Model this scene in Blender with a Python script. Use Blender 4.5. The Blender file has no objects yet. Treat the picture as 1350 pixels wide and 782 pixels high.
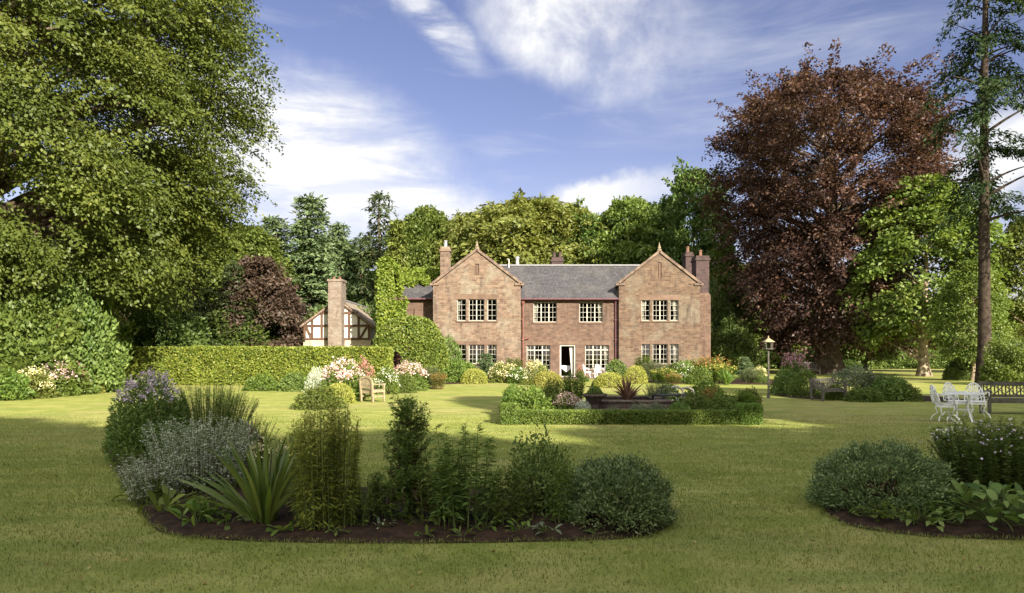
import bpy, math, random
import numpy as np
from mathutils import Vector, Matrix
C = bpy.context
sc = C.scene
COL = sc.collection
R = math.radians
# ------------------------------------------------------------------ camera
F, CX, HY, CH = 1000.0, 675.0, 465.0, 1.72      # focal length in photo pixels, centre, horizon row, eye height
cam = bpy.data.cameras.new('camera')
cam.sensor_width = 36.0
cam.lens = 36.0 * F / 1350.0
cam.shift_y = 74.0 / 1350.0
cam.clip_start = 0.1
cam.clip_end = 3000
co = bpy.data.objects.new('camera', cam)
co.location = (0, 0, CH)
co.rotation_euler = (R(90), 0, 0)
COL.objects.link(co)
sc.camera = co
def wx(px, Y): return (px - CX) * Y / F
def wz(py, Y): return CH - (py - HY) * Y / F
def gy(py): return CH * F / (py - HY)
# ------------------------------------------------------------------ light
SUN_EL, SUN_AZ = R(27), R(151)                  # azimuth clockwise from +Y: sun to the right and behind the camera
SUN_STRENGTH, SKY_STRENGTH, EXPOSURE = 5.0, 0.11, 1.48
sd = Vector((math.sin(SUN_AZ) * math.cos(SUN_EL), math.cos(SUN_AZ) * math.cos(SUN_EL), math.sin(SUN_EL)))
sl = bpy.data.lights.new('sun', 'SUN')
sl.energy = SUN_STRENGTH
sl.angle = R(0.55)
sl.color = (1.0, 0.90, 0.75)
so = bpy.data.objects.new('sun', sl)
so.rotation_euler = (-sd).to_track_quat('-Z', 'Y').to_euler()
so.location = (40, -40, 60)
COL.objects.link(so)
world = bpy.data.worlds.new('World')
sc.world = world
world.use_nodes = True
sc.view_settings.view_transform = 'Standard'
sc.view_settings.look = 'None'
sc.view_settings.exposure = EXPOSURE
sc.view_settings.gamma = 1.0
sc.view_settings.use_curve_mapping = False
sc.cycles.max_bounces = 5
sc.cycles.diffuse_bounces = 3
sc.cycles.glossy_bounces = 2
sc.cycles.transmission_bounces = 4
sc.cycles.transparent_max_bounces = 8
sc.cycles.caustics_reflective = False
sc.cycles.caustics_refractive = False

class NT:
    """small helper that writes node maths"""
    def __init__(s, tree): s.t = tree; s.n = tree.nodes; s.l = tree.links
    def new(s, kind, **kw):
        x = s.n.new(kind)
        for k, v in kw.items(): setattr(x, k, v)
        return x
    def put(s, sock, v):
        if isinstance(v, bpy.types.NodeSocket): s.l.new(v, sock)
        else: sock.default_value = v
    def m(s, op, a, b=None, c=None, clamp=False):
        x = s.new('ShaderNodeMath', operation=op, use_clamp=clamp)
        s.put(x.inputs[0], a)
        if b is not None: s.put(x.inputs[1], b)
        if c is not None: s.put(x.inputs[2], c)
        return x.outputs[0]
    def step(s, v, lo, hi):
        x = s.new('ShaderNodeMapRange', interpolation_type='SMOOTHSTEP')
        s.put(x.inputs[0], v); s.put(x.inputs[1], lo); s.put(x.inputs[2], hi)
        return x.outputs[0]
    def noise(s, vec, scale, detail=4, rough=0.55, dist=0.0):
        x = s.new('ShaderNodeTexNoise')
        if vec is not None: s.put(x.inputs['Vector'], vec)
        s.put(x.inputs['Scale'], scale); s.put(x.inputs['Detail'], detail)
        s.put(x.inputs['Roughness'], rough); s.put(x.inputs['Distortion'], dist)
        return x
    def mix(s, f, a, b, mode='MIX'):
        x = s.new('ShaderNodeMix', data_type='RGBA', blend_type=mode)
        s.put(x.inputs[0], f); s.put(x.inputs[6], a); s.put(x.inputs[7], b)
        return x.outputs[2]
    def ramp(s, f, stops):
        x = s.new('ShaderNodeValToRGB')
        e = x.color_ramp.elements
        while len(e) < len(stops): e.new(0.5)
        for el, (p, c) in zip(e, stops): el.position = p; el.color = (c[0], c[1], c[2], 1)
        s.put(x.inputs[0], f)
        return x.outputs[0]
def c4(c): return (c[0], c[1], c[2], 1.0)

def build_world():
    g = NT(world.node_tree); g.n.clear()
    sky = g.new('ShaderNodeTexSky', sky_type='NISHITA')
    sky.sun_disc = False
    sky.sun_elevation = SUN_EL
    sky.sun_rotation = SUN_AZ
    sky.air_density, sky.dust_density, sky.ozone_density = 1.0, 0.6, 2.2
    tc = g.new('ShaderNodeTexCoord')
    sep = g.new('ShaderNodeSeparateXYZ'); g.l.new(tc.outputs['Generated'], sep.inputs[0])
    x, y, z = sep.outputs
    az = g.m('ARCTAN2', x, y)
    el = g.m('ARCSINE', z)
    cmb = g.new('ShaderNodeCombineXYZ')
    g.put(cmb.inputs[0], az); g.put(cmb.inputs[1], g.m('MULTIPLY', el, 1.0)); g.put(cmb.inputs[2], 0.3)
    ns = g.noise(cmb.outputs[0], 3.2, 7, 0.62)
    sp2 = g.new('ShaderNodeSeparateColor'); g.l.new(ns.outputs['Color'], sp2.inputs[0])
    mp = g.new('ShaderNodeMapping'); g.l.new(cmb.outputs[0], mp.inputs[0])
    mp.inputs['Rotation'].default_value = (0, 0, R(18))
    mp.inputs['Scale'].default_value = (1.6, 7.5, 1)
    streak = g.noise(mp.outputs[0], 3.0, 8, 0.6, 0.4).outputs[0]
    puff = g.noise(cmb.outputs[0], 9.0, 8, 0.6, 0.2).outputs[0]
    da = g.m('MULTIPLY', g.m('SUBTRACT', sp2.outputs[0], 0.5), 0.22)
    de = g.m('MULTIPLY', g.m('SUBTRACT', sp2.outputs[1], 0.5), 0.16)
    A = g.m('ADD', az, da); E = g.m('ADD', el, de)
    def blob(px, py, rx, ry, rot=0.0, lo=1.0, hi=0.15):
        u, v = (px - CX) / F, -(py - HY) / F
        a0 = math.atan(u); e0 = math.atan(v / math.hypot(1, u))
        ca, sa = math.cos(rot), math.sin(rot)
        dx = g.m('SUBTRACT', A, a0); dy = g.m('SUBTRACT', E, e0)
        p = g.m('DIVIDE', g.m('ADD', g.m('MULTIPLY', dx, ca), g.m('MULTIPLY', dy, sa)), rx / F)
        q = g.m('DIVIDE', g.m('SUBTRACT', g.m('MULTIPLY', dy, ca), g.m('MULTIPLY', dx, sa)), ry / F)
        d = g.m('SQRT', g.m('ADD', g.m('MULTIPLY', p, p), g.m('MULTIPLY', q, q)))
        return g.step(d, lo, hi), p
    tot = None
    def add(v):
        nonlocal tot
        tot = v if tot is None else g.m('ADD', tot, v)
    soft = g.step(streak, 0.34, 0.62); crisp = g.step(puff, 0.3, 0.62)
    m1, _ = blob(370, 195, 280, 125, R(-20), 1.0, 0.0); add(g.m('MULTIPLY', m1, g.m('MULTIPLY_ADD', soft, 1.15, 0.62)))
    m2, p2 = blob(812, 40, 205, 88, R(-6), 1.0, 0.4)
    fade = g.step(p2, 1.0, -0.9)
    add(g.m('MULTIPLY', g.m('MULTIPLY', m2, g.m('MULTIPLY_ADD', crisp, 0.95, 0.3)), g.m('MULTIPLY_ADD', fade, 1.05, 0.16)))
    m3, _ = blob(585, 45, 110, 38, R(-40), 1.0, 0.1); add(g.m('MULTIPLY', m3, g.m('MULTIPLY', soft, 0.85)))
    m4, p4 = blob(815, 244, 120, 34, R(4), 1.0, 0.3)
    fade4 = g.step(p4, 1.0, -0.9)
    add(g.m('MULTIPLY', m4, g.m('MULTIPLY_ADD', fade4, 1.3, 0.15)))
    m5, _ = blob(1310, 205, 110, 75, 0, 1.0, 0.2); add(g.m('MULTIPLY', m5, g.m('MULTIPLY_ADD', crisp, 0.7, 0.45)))
    m6, _ = blob(560, 275, 400, 45, R(-4), 1.0, 0.0); add(g.m('MULTIPLY', m6, g.m('MULTIPLY_ADD', soft, 0.5, 0.25)))
    m7, _ = blob(1050, 60, 330, 120, R(20), 1.0, 0.0); add(g.m('MULTIPLY', m7, g.m('MULTIPLY', soft, 0.22)))
    thin = g.m('MULTIPLY', g.m('MULTIPLY', g.step(streak, 0.52, 0.8), 0.2), g.step(el, 0.02, 0.2))
    add(thin)
    low = g.m('MULTIPLY', g.step(el, 0.3, 0.0), 0.36); add(low)
    front = g.step(y, -0.35, 0.25)
    k = g.m('MINIMUM', g.m('MULTIPLY', tot, front), 0.97)
    rear = g.m('MULTIPLY', g.step(y, 0.3, -0.25), g.m('MULTIPLY_ADD', g.step(puff, 0.35, 0.6), 0.6, 0.3))  # unseen bright cloud behind the camera, added as neutral fill for the shade
    tint = g.mix(1.0, sky.outputs[0], (0.50, 0.395, 0.45, 1), 'MULTIPLY')
    cl = g.mix(k, tint, (3.4, 3.4, 3.45, 1))
    cl = g.mix(rear, cl, (7.9, 7.7, 6.9, 1))
    bg = g.new('ShaderNodeBackground'); g.l.new(cl, bg.inputs[0]); bg.inputs[1].default_value = SKY_STRENGTH
    out = g.new('ShaderNodeOutputWorld'); g.l.new(bg.outputs[0], out.inputs[0])
build_world()

# ------------------------------------------------------------------ materials
def mat_new(name):
    m = bpy.data.materials.new(name); m.use_nodes = True
    g = NT(m.node_tree); g.n.clear()
    out = g.new('ShaderNodeOutputMaterial')
    return m, g, out
LK = 1.32
def leaf_mat(name, dark, mid, light, trans=0.32, gloss=0.022, vary=0.35, nscale=0.5):
    m, g, out = mat_new(name)
    at = g.new('ShaderNodeAttribute', attribute_name='rnd')
    col = g.ramp(at.outputs['Fac'], [(0.0, [LK * v for v in dark]), (0.5, [LK * v for v in mid]), (1.0, [LK * v for v in light])])
    tc = g.new('ShaderNodeTexCoord')
    ns = g.noise(tc.outputs['Object'], nscale, 3, 0.6).outputs[0]
    oi = g.new('ShaderNodeObjectInfo')
    val = g.m('ADD', g.m('MULTIPLY_ADD', ns, vary * 2, 1 - vary), g.m('MULTIPLY_ADD', oi.outputs['Random'], 0.24, -0.12))
    hs = g.new('ShaderNodeHueSaturation')
    g.put(hs.inputs['Value'], val); g.put(hs.inputs['Color'], col)
    g.put(hs.inputs['Hue'], g.m('ADD', g.m('MULTIPLY_ADD', oi.outputs['Random'], 0.022, 0.494), g.m('MULTIPLY_ADD', ns, -0.03, 0.015)))
    d = g.new('ShaderNodeBsdfDiffuse'); g.l.new(hs.outputs[0], d.inputs[0])
    t = g.new('ShaderNodeBsdfTranslucent')
    g.l.new(g.mix(1.0, hs.outputs[0], (1.35, 1.3, 0.75, 1), 'MULTIPLY'), t.inputs[0])
    mx = g.new('ShaderNodeMixShader'); mx.inputs[0].default_value = trans
    g.l.new(d.outputs[0], mx.inputs[1]); g.l.new(t.outputs[0], mx.inputs[2])
    gl = g.new('ShaderNodeBsdfGlossy'); gl.inputs['Roughness'].default_value = 0.5
    gl.inputs[0].default_value = (0.8, 0.85, 0.8, 1)
    m2 = g.new('ShaderNodeMixShader'); m2.inputs[0].default_value = gloss
    g.l.new(mx.outputs[0], m2.inputs[1]); g.l.new(gl.outputs[0], m2.inputs[2])
    g.l.new(m2.outputs[0], out.inputs[0])
    return m
def simple_mat(name, base, rough=0.6, spec=0.3, var=0.25, nscale=6.0, bump=0.0, bscale=30.0, metal=0.0, second=None, coords='Object'):
    m, g, out = mat_new(name)
    b = g.new('ShaderNodeBsdfPrincipled')
    tc = g.new('ShaderNodeTexCoord')
    ns = g.noise(tc.outputs[coords], nscale, 5, 0.6).outputs[0]
    s = second or tuple(c * (1 - var) for c in base)
    f = g.step(ns, 0.35, 0.65)
    g.l.new(g.mix(f, c4(s), c4(base)), b.inputs['Base Color'])
    b.inputs['Roughness'].default_value = rough
    b.inputs['Specular IOR Level'].default_value = spec
    b.inputs['Metallic'].default_value = metal
    if bump:
        bn = g.new('ShaderNodeBump'); bn.inputs['Strength'].default_value = bump; bn.inputs['Distance'].default_value = 0.02
        g.l.new(g.noise(tc.outputs[coords], bscale, 5, 0.65).outputs[0], bn.inputs['Height'])
        g.l.new(bn.outputs[0], b.inputs['Normal'])
    g.l.new(b.outputs[0], out.inputs[0])
    return m
def stone_mat(name, c1, c2, mortar, bw, bh, blotch, stain, bl_amt=0.5, rough=0.9):
    m, g, out = mat_new(name)
    uv = g.new('ShaderNodeUVMap'); uv.uv_map = 'UVMap'
    br = g.new('ShaderNodeTexBrick'); g.l.new(uv.outputs[0], br.inputs['Vector'])
    br.inputs['Scale'].default_value = 1.0
    br.inputs['Color1'].default_value = c4(c1); br.inputs['Color2'].default_value = c4(c2); br.inputs['Mortar'].default_value = c4(mortar)
    br.inputs['Brick Width'].default_value = bw; br.inputs['Row Height'].default_value = bh
    br.inputs['Mortar Size'].default_value = 0.014; br.inputs['Mortar Smooth'].default_value = 0.3; br.inputs['Bias'].default_value = 0.0
    br.offset_frequency = 2; br.squash = 0.75; br.squash_frequency = 3
    n1 = g.noise(uv.outputs[0], 0.55, 6, 0.7, 0.6).outputs[0]
    n2 = g.noise(uv.outputs[0], 3.5, 5, 0.7).outputs[0]
    mp = g.new('ShaderNodeMapping'); g.l.new(uv.outputs[0], mp.inputs[0]); mp.inputs['Scale'].default_value = (1.6, 0.28, 1)
    n3 = g.noise(mp.outputs[0], 1.2, 5, 0.65).outputs[0]
    col = g.mix(g.m('MULTIPLY', g.step(n1, 0.44, 0.66), bl_amt), br.outputs[0], c4(blotch))
    col = g.mix(g.m('MULTIPLY', g.step(n3, 0.52, 0.7), 0.7), col, c4(stain))
    col = g.mix(0.75, col, g.ramp(n2, [(0.25, (0.5, 0.49, 0.48)), (0.75, (1.4, 1.38, 1.35))]), 'MULTIPLY')
    b = g.new('ShaderNodeBsdfPrincipled'); g.l.new(col, b.inputs['Base Color'])
    b.inputs['Roughness'].default_value = rough; b.inputs['Specular IOR Level'].default_value = 0.2
    bn = g.new('ShaderNodeBump'); bn.inputs['Strength'].default_value = 0.6; bn.inputs['Distance'].default_value = 0.02
    h = g.m('ADD', g.m('MULTIPLY', br.outputs['Fac'], -0.8), n2); g.l.new(h, bn.inputs['Height'])
    g.l.new(bn.outputs[0], b.inputs['Normal'])
    g.l.new(b.outputs[0], out.inputs[0])
    return m
def glass_mat():
    m, g, out = mat_new('window glass')
    tr = g.new('ShaderNodeBsdfTransparent'); tr.inputs[0].default_value = (0.8, 0.83, 0.82, 1)
    gl = g.new('ShaderNodeBsdfGlossy'); gl.inputs['Roughness'].default_value = 0.02; gl.inputs[0].default_value = (0.9, 0.9, 0.9, 1)
    fr = g.new('ShaderNodeFresnel'); fr.inputs[0].default_value = 1.5
    mx = g.new('ShaderNodeMixShader'); g.l.new(g.m('ADD', fr.outputs[0], 0.03), mx.inputs[0])
    g.l.new(tr.outputs[0], mx.inputs[1]); g.l.new(gl.outputs[0], mx.inputs[2]); g.l.new(mx.outputs[0], out.inputs[0])
    return m
def lawn_mat(name, k=1.0):
    m, g, out = mat_new(name)
    tc = g.new('ShaderNodeTexCoord'); P = tc.outputs['Object']
    big = g.noise(P, 0.16, 4, 0.6).outputs[0]
    mid = g.noise(P, 1.3, 5, 0.65, 0.5).outputs[0]
    fin = g.noise(P, 42.0, 4, 0.75).outputs[0]
    mp = g.new('ShaderNodeMapping'); g.l.new(P, mp.inputs[0]); mp.inputs['Scale'].default_value = (0.35, 2.0, 1)
    strp = g.noise(mp.outputs[0], 1.0, 3, 0.5).outputs[0]
    col = g.mix(g.step(mid, 0.3, 0.72), (0.195, 0.23, 0.05, 1), (0.325, 0.33, 0.105, 1))
    col = g.mix(g.m('MULTIPLY', g.step(big, 0.46, 0.66), 0.6), col, (0.32, 0.275, 0.13, 1))
    col = g.mix(g.m('MULTIPLY', g.step(strp, 0.46, 0.64), 0.5), col, (0.15, 0.2, 0.05, 1))
    col = g.mix(0.8, col, g.ramp(fin, [(0.28, (0.45, 0.48, 0.4)), (0.72, (1.5, 1.45, 1.4))]), 'MULTIPLY')
    hs = g.new('ShaderNodeHueSaturation'); hs.inputs['Value'].default_value = k; g.l.new(col, hs.inputs['Color'])
    b = g.new('ShaderNodeBsdfPrincipled'); g.l.new(hs.outputs[0], b.inputs['Base Color'])
    b.inputs['Roughness'].default_value = 0.9; b.inputs['Specular IOR Level'].default_value = 0.1
    bn = g.new('ShaderNodeBump'); bn.inputs['Strength'].default_value = 0.45; bn.inputs['Distance'].default_value = 0.02
    g.l.new(g.m('ADD', fin, g.m('MULTIPLY', mid, 1.5)), bn.inputs['Height']); g.l.new(bn.outputs[0], b.inputs['Normal'])
    g.l.new(b.outputs[0], out.inputs[0])
    return m

M = {}
M['lawn'] = lawn_mat('mown lawn')
M['soil'] = simple_mat('dark soil', (0.05, 0.03, 0.02), 0.95, 0.15, nscale=9, second=(0.022, 0.014, 0.01), bump=1.0, bscale=14)
M['terrace'] = simple_mat('terrace paving', (0.22, 0.15, 0.10), 0.9, 0.2, nscale=2, second=(0.14, 0.1, 0.07), bump=0.5)
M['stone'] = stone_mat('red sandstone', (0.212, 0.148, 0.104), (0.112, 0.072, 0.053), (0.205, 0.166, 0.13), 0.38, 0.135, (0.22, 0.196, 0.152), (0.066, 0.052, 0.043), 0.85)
M['stone3'] = stone_mat('brown sandstone', (0.156, 0.105, 0.071), (0.084, 0.054, 0.039), (0.148, 0.116, 0.088), 0.38, 0.135, (0.16, 0.138, 0.103), (0.05, 0.04, 0.033), 0.85)  # browner stone, its tone also lowered for the weaker light on this gable
M['stone2'] = stone_mat('plain sandstone', (0.152, 0.097, 0.071), (0.092, 0.058, 0.044), (0.146, 0.107, 0.084), 0.38, 0.135, (0.152, 0.115, 0.09), (0.066, 0.047, 0.038), 0.5)
M['dressed'] = simple_mat('dressed sandstone', (0.165, 0.112, 0.08), 0.85, 0.2, nscale=1.5, second=(0.115, 0.076, 0.056), bump=0.3)
M['coping'] = simple_mat('weathered coping', (0.22, 0.16, 0.115), 0.9, 0.2, nscale=2.5, second=(0.11, 0.08, 0.065), bump=0.5)
M['finial'] = simple_mat('lichened finial', (0.27, 0.225, 0.145), 0.9, 0.2, nscale=7, second=(0.16, 0.125, 0.085))
M['stack_dark'] = stone_mat('sooty chimney stone', (0.075, 0.05, 0.05), (0.05, 0.038, 0.04), (0.09, 0.065, 0.055), 0.4, 0.17, (0.12, 0.08, 0.07), (0.03, 0.025, 0.025), 0.4)
M['stack_warm'] = stone_mat('chimney stone', (0.19, 0.132, 0.098), (0.1, 0.067, 0.053), (0.19, 0.15, 0.12), 0.42, 0.18, (0.34, 0.3, 0.22), (0.08, 0.062, 0.05), 0.7)
M['stack_pale'] = stone_mat('pale brick chimney', (0.24, 0.195, 0.16), (0.15, 0.108, 0.085), (0.25, 0.215, 0.18), 0.22, 0.09, (0.28, 0.26, 0.225), (0.11, 0.085, 0.07), 0.7)
M['rubble'] = stone_mat('pale rubble plinth', (0.5, 0.43, 0.33), (0.38, 0.32, 0.25), (0.4, 0.35, 0.28), 0.5, 0.2, (0.55, 0.5, 0.4), (0.25, 0.2, 0.16), 0.5)
M['pond'] = stone_mat('low pond wall stone', (0.17, 0.13, 0.105), (0.11, 0.085, 0.072), (0.09, 0.072, 0.06), 0.34, 0.11, (0.2, 0.18, 0.15), (0.05, 0.045, 0.04), 0.5)
M['slate'] = stone_mat('roof slates', (0.082, 0.08, 0.086), (0.06, 0.06, 0.068), (0.03, 0.03, 0.034), 0.3, 0.2, (0.115, 0.108, 0.105), (0.05, 0.047, 0.046), 0.5, 0.7)
M['tile'] = stone_mat('stone roof slates', (0.3, 0.25, 0.2), (0.22, 0.19, 0.16), (0.1, 0.09, 0.08), 0.3, 0.24, (0.33, 0.28, 0.2), (0.14, 0.12, 0.1), 0.5, 0.8)
M['ridge'] = simple_mat('ridge tiles', (0.26, 0.26, 0.27), 0.7, 0.3)
M['frame'] = simple_mat('aged cream paint', (0.48, 0.465, 0.4), 0.55, 0.3, 0.25, 2)
M['white'] = simple_mat('white paint', (0.82, 0.81, 0.76), 0.5, 0.35, 0.12, 3)
M['render'] = simple_mat('limewashed panels', (0.8, 0.78, 0.72), 0.8, 0.2, 0.14, 1.4, bump=0.15)
M['timber'] = simple_mat('brown stained timber', (0.13, 0.075, 0.05), 0.8, 0.2, 0.4, 5)
M['metal_white'] = simple_mat('white cast metal', (0.8, 0.81, 0.82), 0.42, 0.4, 0.12, 9)
M['metal_dark'] = simple_mat('dark painted metal', (0.03, 0.035, 0.035), 0.5, 0.4, 0.3, 7)
M['pipe_red'] = simple_mat('red brown pipe', (0.2, 0.085, 0.065), 0.55, 0.35, 0.3, 4)
M['pipe_dark'] = simple_mat('purple brown pipe', (0.12, 0.05, 0.06), 0.55, 0.35, 0.3, 4)
M['lead'] = simple_mat('grey metal', (0.5, 0.5, 0.5), 0.45, 0.5, 0.3, 4, metal=0.6)
M['glass'] = glass_mat()
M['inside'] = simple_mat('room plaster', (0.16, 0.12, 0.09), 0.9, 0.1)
M['cloth'] = simple_mat('white linen', (0.84, 0.84, 0.86), 0.85, 0.1, 0.06)
M['curtain'] = simple_mat('cream curtain', (0.66, 0.62, 0.54), 0.9, 0.1, 0.12, 5)
M['teak'] = simple_mat('sun bleached teak', (0.34, 0.275, 0.17), 0.75, 0.25, 0.35, 9, bump=0.2)
M['oldwood'] = simple_mat('grey weathered wood', (0.13, 0.12, 0.10), 0.85, 0.2, 0.45, 9, bump=0.3)
M['doorwood'] = simple_mat('dull red door paint', (0.13, 0.06, 0.05), 0.7, 0.25, 0.35, 5)
M['drift'] = simple_mat('pale stone', (0.5, 0.47, 0.42), 0.8, 0.2, 0.3, 8)
M['terracotta'] = simple_mat('terracotta', (0.2, 0.11, 0.075), 0.8, 0.2, 0.3, 8)
M['bark'] = simple_mat('grey brown bark', (0.16, 0.125, 0.085), 0.95, 0.1, nscale=3, second=(0.07, 0.052, 0.036), bump=1.0, bscale=9)
M['bark_pale'] = simple_mat('pale beech bark', (0.34, 0.28, 0.2), 0.95, 0.1, nscale=2.2, second=(0.15, 0.115, 0.08), bump=0.8, bscale=6)
M['bark_red'] = simple_mat('fissured pine bark', (0.062, 0.047, 0.035), 0.95, 0.1, nscale=4, second=(0.026, 0.02, 0.016), bump=1.0, bscale=8)
M['twig'] = simple_mat('shrub stems', (0.09, 0.062, 0.035), 0.9, 0.1, nscale=4)
M['stemgreen'] = simple_mat('green stems', (0.11, 0.145, 0.04), 0.8, 0.2, nscale=4)
M['stemred'] = simple_mat('brown stems', (0.14, 0.07, 0.04), 0.8, 0.2, nscale=4)
M['innertwig'] = simple_mat('dark inner twigs', (0.03, 0.03, 0.014), 0.95, 0.05, nscale=8)  # own dark tone of the inner twigs, used on solid hedge cores
L = leaf_mat
M['lf_beech'] = L('beech leaves', (0.036, 0.049, 0.009), (0.068, 0.084, 0.014), (0.118, 0.128, 0.026), 0.34)
M['lf_copper'] = L('copper beech leaves', (0.029, 0.016, 0.015), (0.066, 0.036, 0.029), (0.15, 0.088, 0.054), 0.3)
M['lf_bright'] = L('bright maple leaves', (0.06, 0.088, 0.016), (0.105, 0.138, 0.026), (0.165, 0.185, 0.048), 0.36)
M['lf_mid'] = L('green tree leaves', (0.05, 0.075, 0.015), (0.088, 0.12, 0.023), (0.14, 0.165, 0.035), 0.32)
M['lf_dark'] = L('dark tree leaves', (0.036, 0.06, 0.015), (0.066, 0.1, 0.022), (0.11, 0.14, 0.034), 0.28)
M['lf_yellow'] = L('yellow green leaves', (0.075, 0.10, 0.022), (0.135, 0.16, 0.034), (0.205, 0.215, 0.06), 0.34)
M['lf_fir'] = L('blue green needles', (0.046, 0.075, 0.032), (0.084, 0.12, 0.05), (0.14, 0.17, 0.078), 0.15)
M['lf_spruce'] = L('dark needles', (0.02, 0.035, 0.013), (0.042, 0.06, 0.02), (0.075, 0.09, 0.028), 0.15)
M['lf_cypress'] = L('golden cypress sprays', (0.055, 0.075, 0.014), (0.1, 0.12, 0.022), (0.15, 0.165, 0.035), 0.2)
M['lf_pine'] = L('conifer needles', (0.009, 0.018, 0.006), (0.019, 0.034, 0.011), (0.035, 0.052, 0.018), 0.1, 0.01)
M['lf_purple'] = L('purple leaves', (0.03, 0.02, 0.017), (0.06, 0.038, 0.03), (0.105, 0.07, 0.052), 0.28)
M['lf_hedge'] = L('hedge leaves', (0.078, 0.115, 0.016), (0.148, 0.185, 0.027), (0.24, 0.25, 0.05), 0.3, 0.022, 0.4, 0.9)
M['lf_yew'] = L('dense clipped leaves', (0.05, 0.078, 0.012), (0.1, 0.13, 0.02), (0.18, 0.195, 0.04), 0.3, 0.022, 0.4, 0.9)
M['lf_ivy'] = L('ivy leaves', (0.07, 0.115, 0.013), (0.13, 0.182, 0.022), (0.195, 0.235, 0.042), 0.32)
M['lf_box'] = L('box leaves', (0.055, 0.095, 0.016), (0.10, 0.155, 0.025), (0.17, 0.215, 0.045), 0.28, 0.03, 0.3, 2.0)
M['lf_gold'] = L('golden shrub leaves', (0.15, 0.16, 0.03), (0.25, 0.25, 0.055), (0.36, 0.34, 0.1), 0.34)
M['lf_silver'] = L('silver leaves', (0.22, 0.245, 0.19), (0.34, 0.365, 0.295), (0.46, 0.485, 0.4), 0.2)
M['lf_grey'] = L('grey green leaves', (0.08, 0.105, 0.06), (0.125, 0.15, 0.09), (0.2, 0.22, 0.14), 0.22)
M['lf_hebe'] = L('hebe leaves', (0.036, 0.06, 0.02), (0.095, 0.132, 0.046), (0.22, 0.26, 0.11), 0.2, 0.04)
M['lf_shade'] = L('deep green leaves', (0.046, 0.076, 0.019), (0.096, 0.142, 0.032), (0.17, 0.218, 0.058), 0.3)
M['lf_fresh'] = L('fresh green leaves', (0.06, 0.10, 0.018), (0.10, 0.15, 0.025), (0.16, 0.2, 0.045), 0.36)
M['lf_strap'] = L('strap leaves', (0.055, 0.1, 0.018), (0.1, 0.155, 0.026), (0.17, 0.21, 0.05), 0.3, 0.05)
M['lf_cord'] = L('bronze strap leaves', (0.07, 0.032, 0.03), (0.14, 0.065, 0.05), (0.25, 0.14, 0.1), 0.25, 0.04)
M['lf_goldenrod'] = L('goldenrod leaves', (0.10, 0.13, 0.02), (0.18, 0.205, 0.032), (0.28, 0.275, 0.06), 0.34)
def petals(name, c, c2=None):
    c2 = c2 or tuple(min(1, v * 1.25) for v in c)
    return L(name, tuple(v * 0.7 for v in c), c, c2, 0.3, 0.03, 0.15)
M['p_lilac'] = petals('lilac petals', (0.46, 0.39, 0.54))
M['p_pink'] = petals('pale pink petals', (0.66, 0.46, 0.48))
M['p_rose'] = petals('rose petals', (0.55, 0.24, 0.24))
M['p_magenta'] = petals('magenta petals', (0.42, 0.19, 0.32))
M['p_white'] = petals('white petals', (0.72, 0.72, 0.66))
M['p_yellow'] = petals('yellow petals', (0.46, 0.38, 0.10))
M['p_orange'] = petals('orange petals', (0.36, 0.16, 0.06))
M['p_cream'] = petals('cream petals', (0.62, 0.55, 0.34))
M['p_red'] = petals('red petals', (0.35, 0.06, 0.03))

# ------------------------------------------------------------------ mesh helpers
def tag(o, label=None, cat=None, group=None, kind=None):
    if label: o['label'] = label
    if cat: o['category'] = cat
    if group: o['group'] = group
    if kind: o['kind'] = kind
    return o
def link(name, mesh, parent=None):
    o = bpy.data.objects.new(name, mesh); COL.objects.link(o)
    if parent is not None: o.parent = parent
    return o
def empty(name, loc=(0, 0, 0), rz=0.0):
    o = bpy.data.objects.new(name, None); o.empty_display_size = 0.3
    o.location = loc; o.rotation_euler = (0, 0, rz); COL.objects.link(o)
    return o
def np_mesh(name, V, Q, mats, rnd=None, smooth=False, mi=None):
    V = np.asarray(V, np.float32); Q = np.asarray(Q, np.int32)
    me = bpy.data.meshes.new(name)
    n = len(Q)
    me.vertices.add(len(V)); me.vertices.foreach_set('co', V.ravel())
    me.loops.add(n * 4); me.loops.foreach_set('vertex_index', Q.ravel())
    me.polygons.add(n)
    me.polygons.foreach_set('loop_start', np.arange(n, dtype=np.int32) * 4)
    me.polygons.foreach_set('loop_total', np.full(n, 4, np.int32))
    if smooth: me.polygons.foreach_set('use_smooth', np.ones(n, bool))
    for m in (mats if isinstance(mats, (list, tuple)) else [mats]): me.materials.append(m)
    if mi is not None: me.polygons.foreach_set('material_index', np.asarray(mi, np.int32))
    if rnd is not None:
        a = me.attributes.new('rnd', 'FLOAT', 'FACE'); a.data.foreach_set('value', np.asarray(rnd, np.float32))
    me.update(calc_edges=True)
    return me
def nrm(a): return a / np.maximum(np.linalg.norm(a, axis=-1, keepdims=True), 1e-9)
Z3 = np.array([0.0, 0.0, 1.0])
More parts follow.
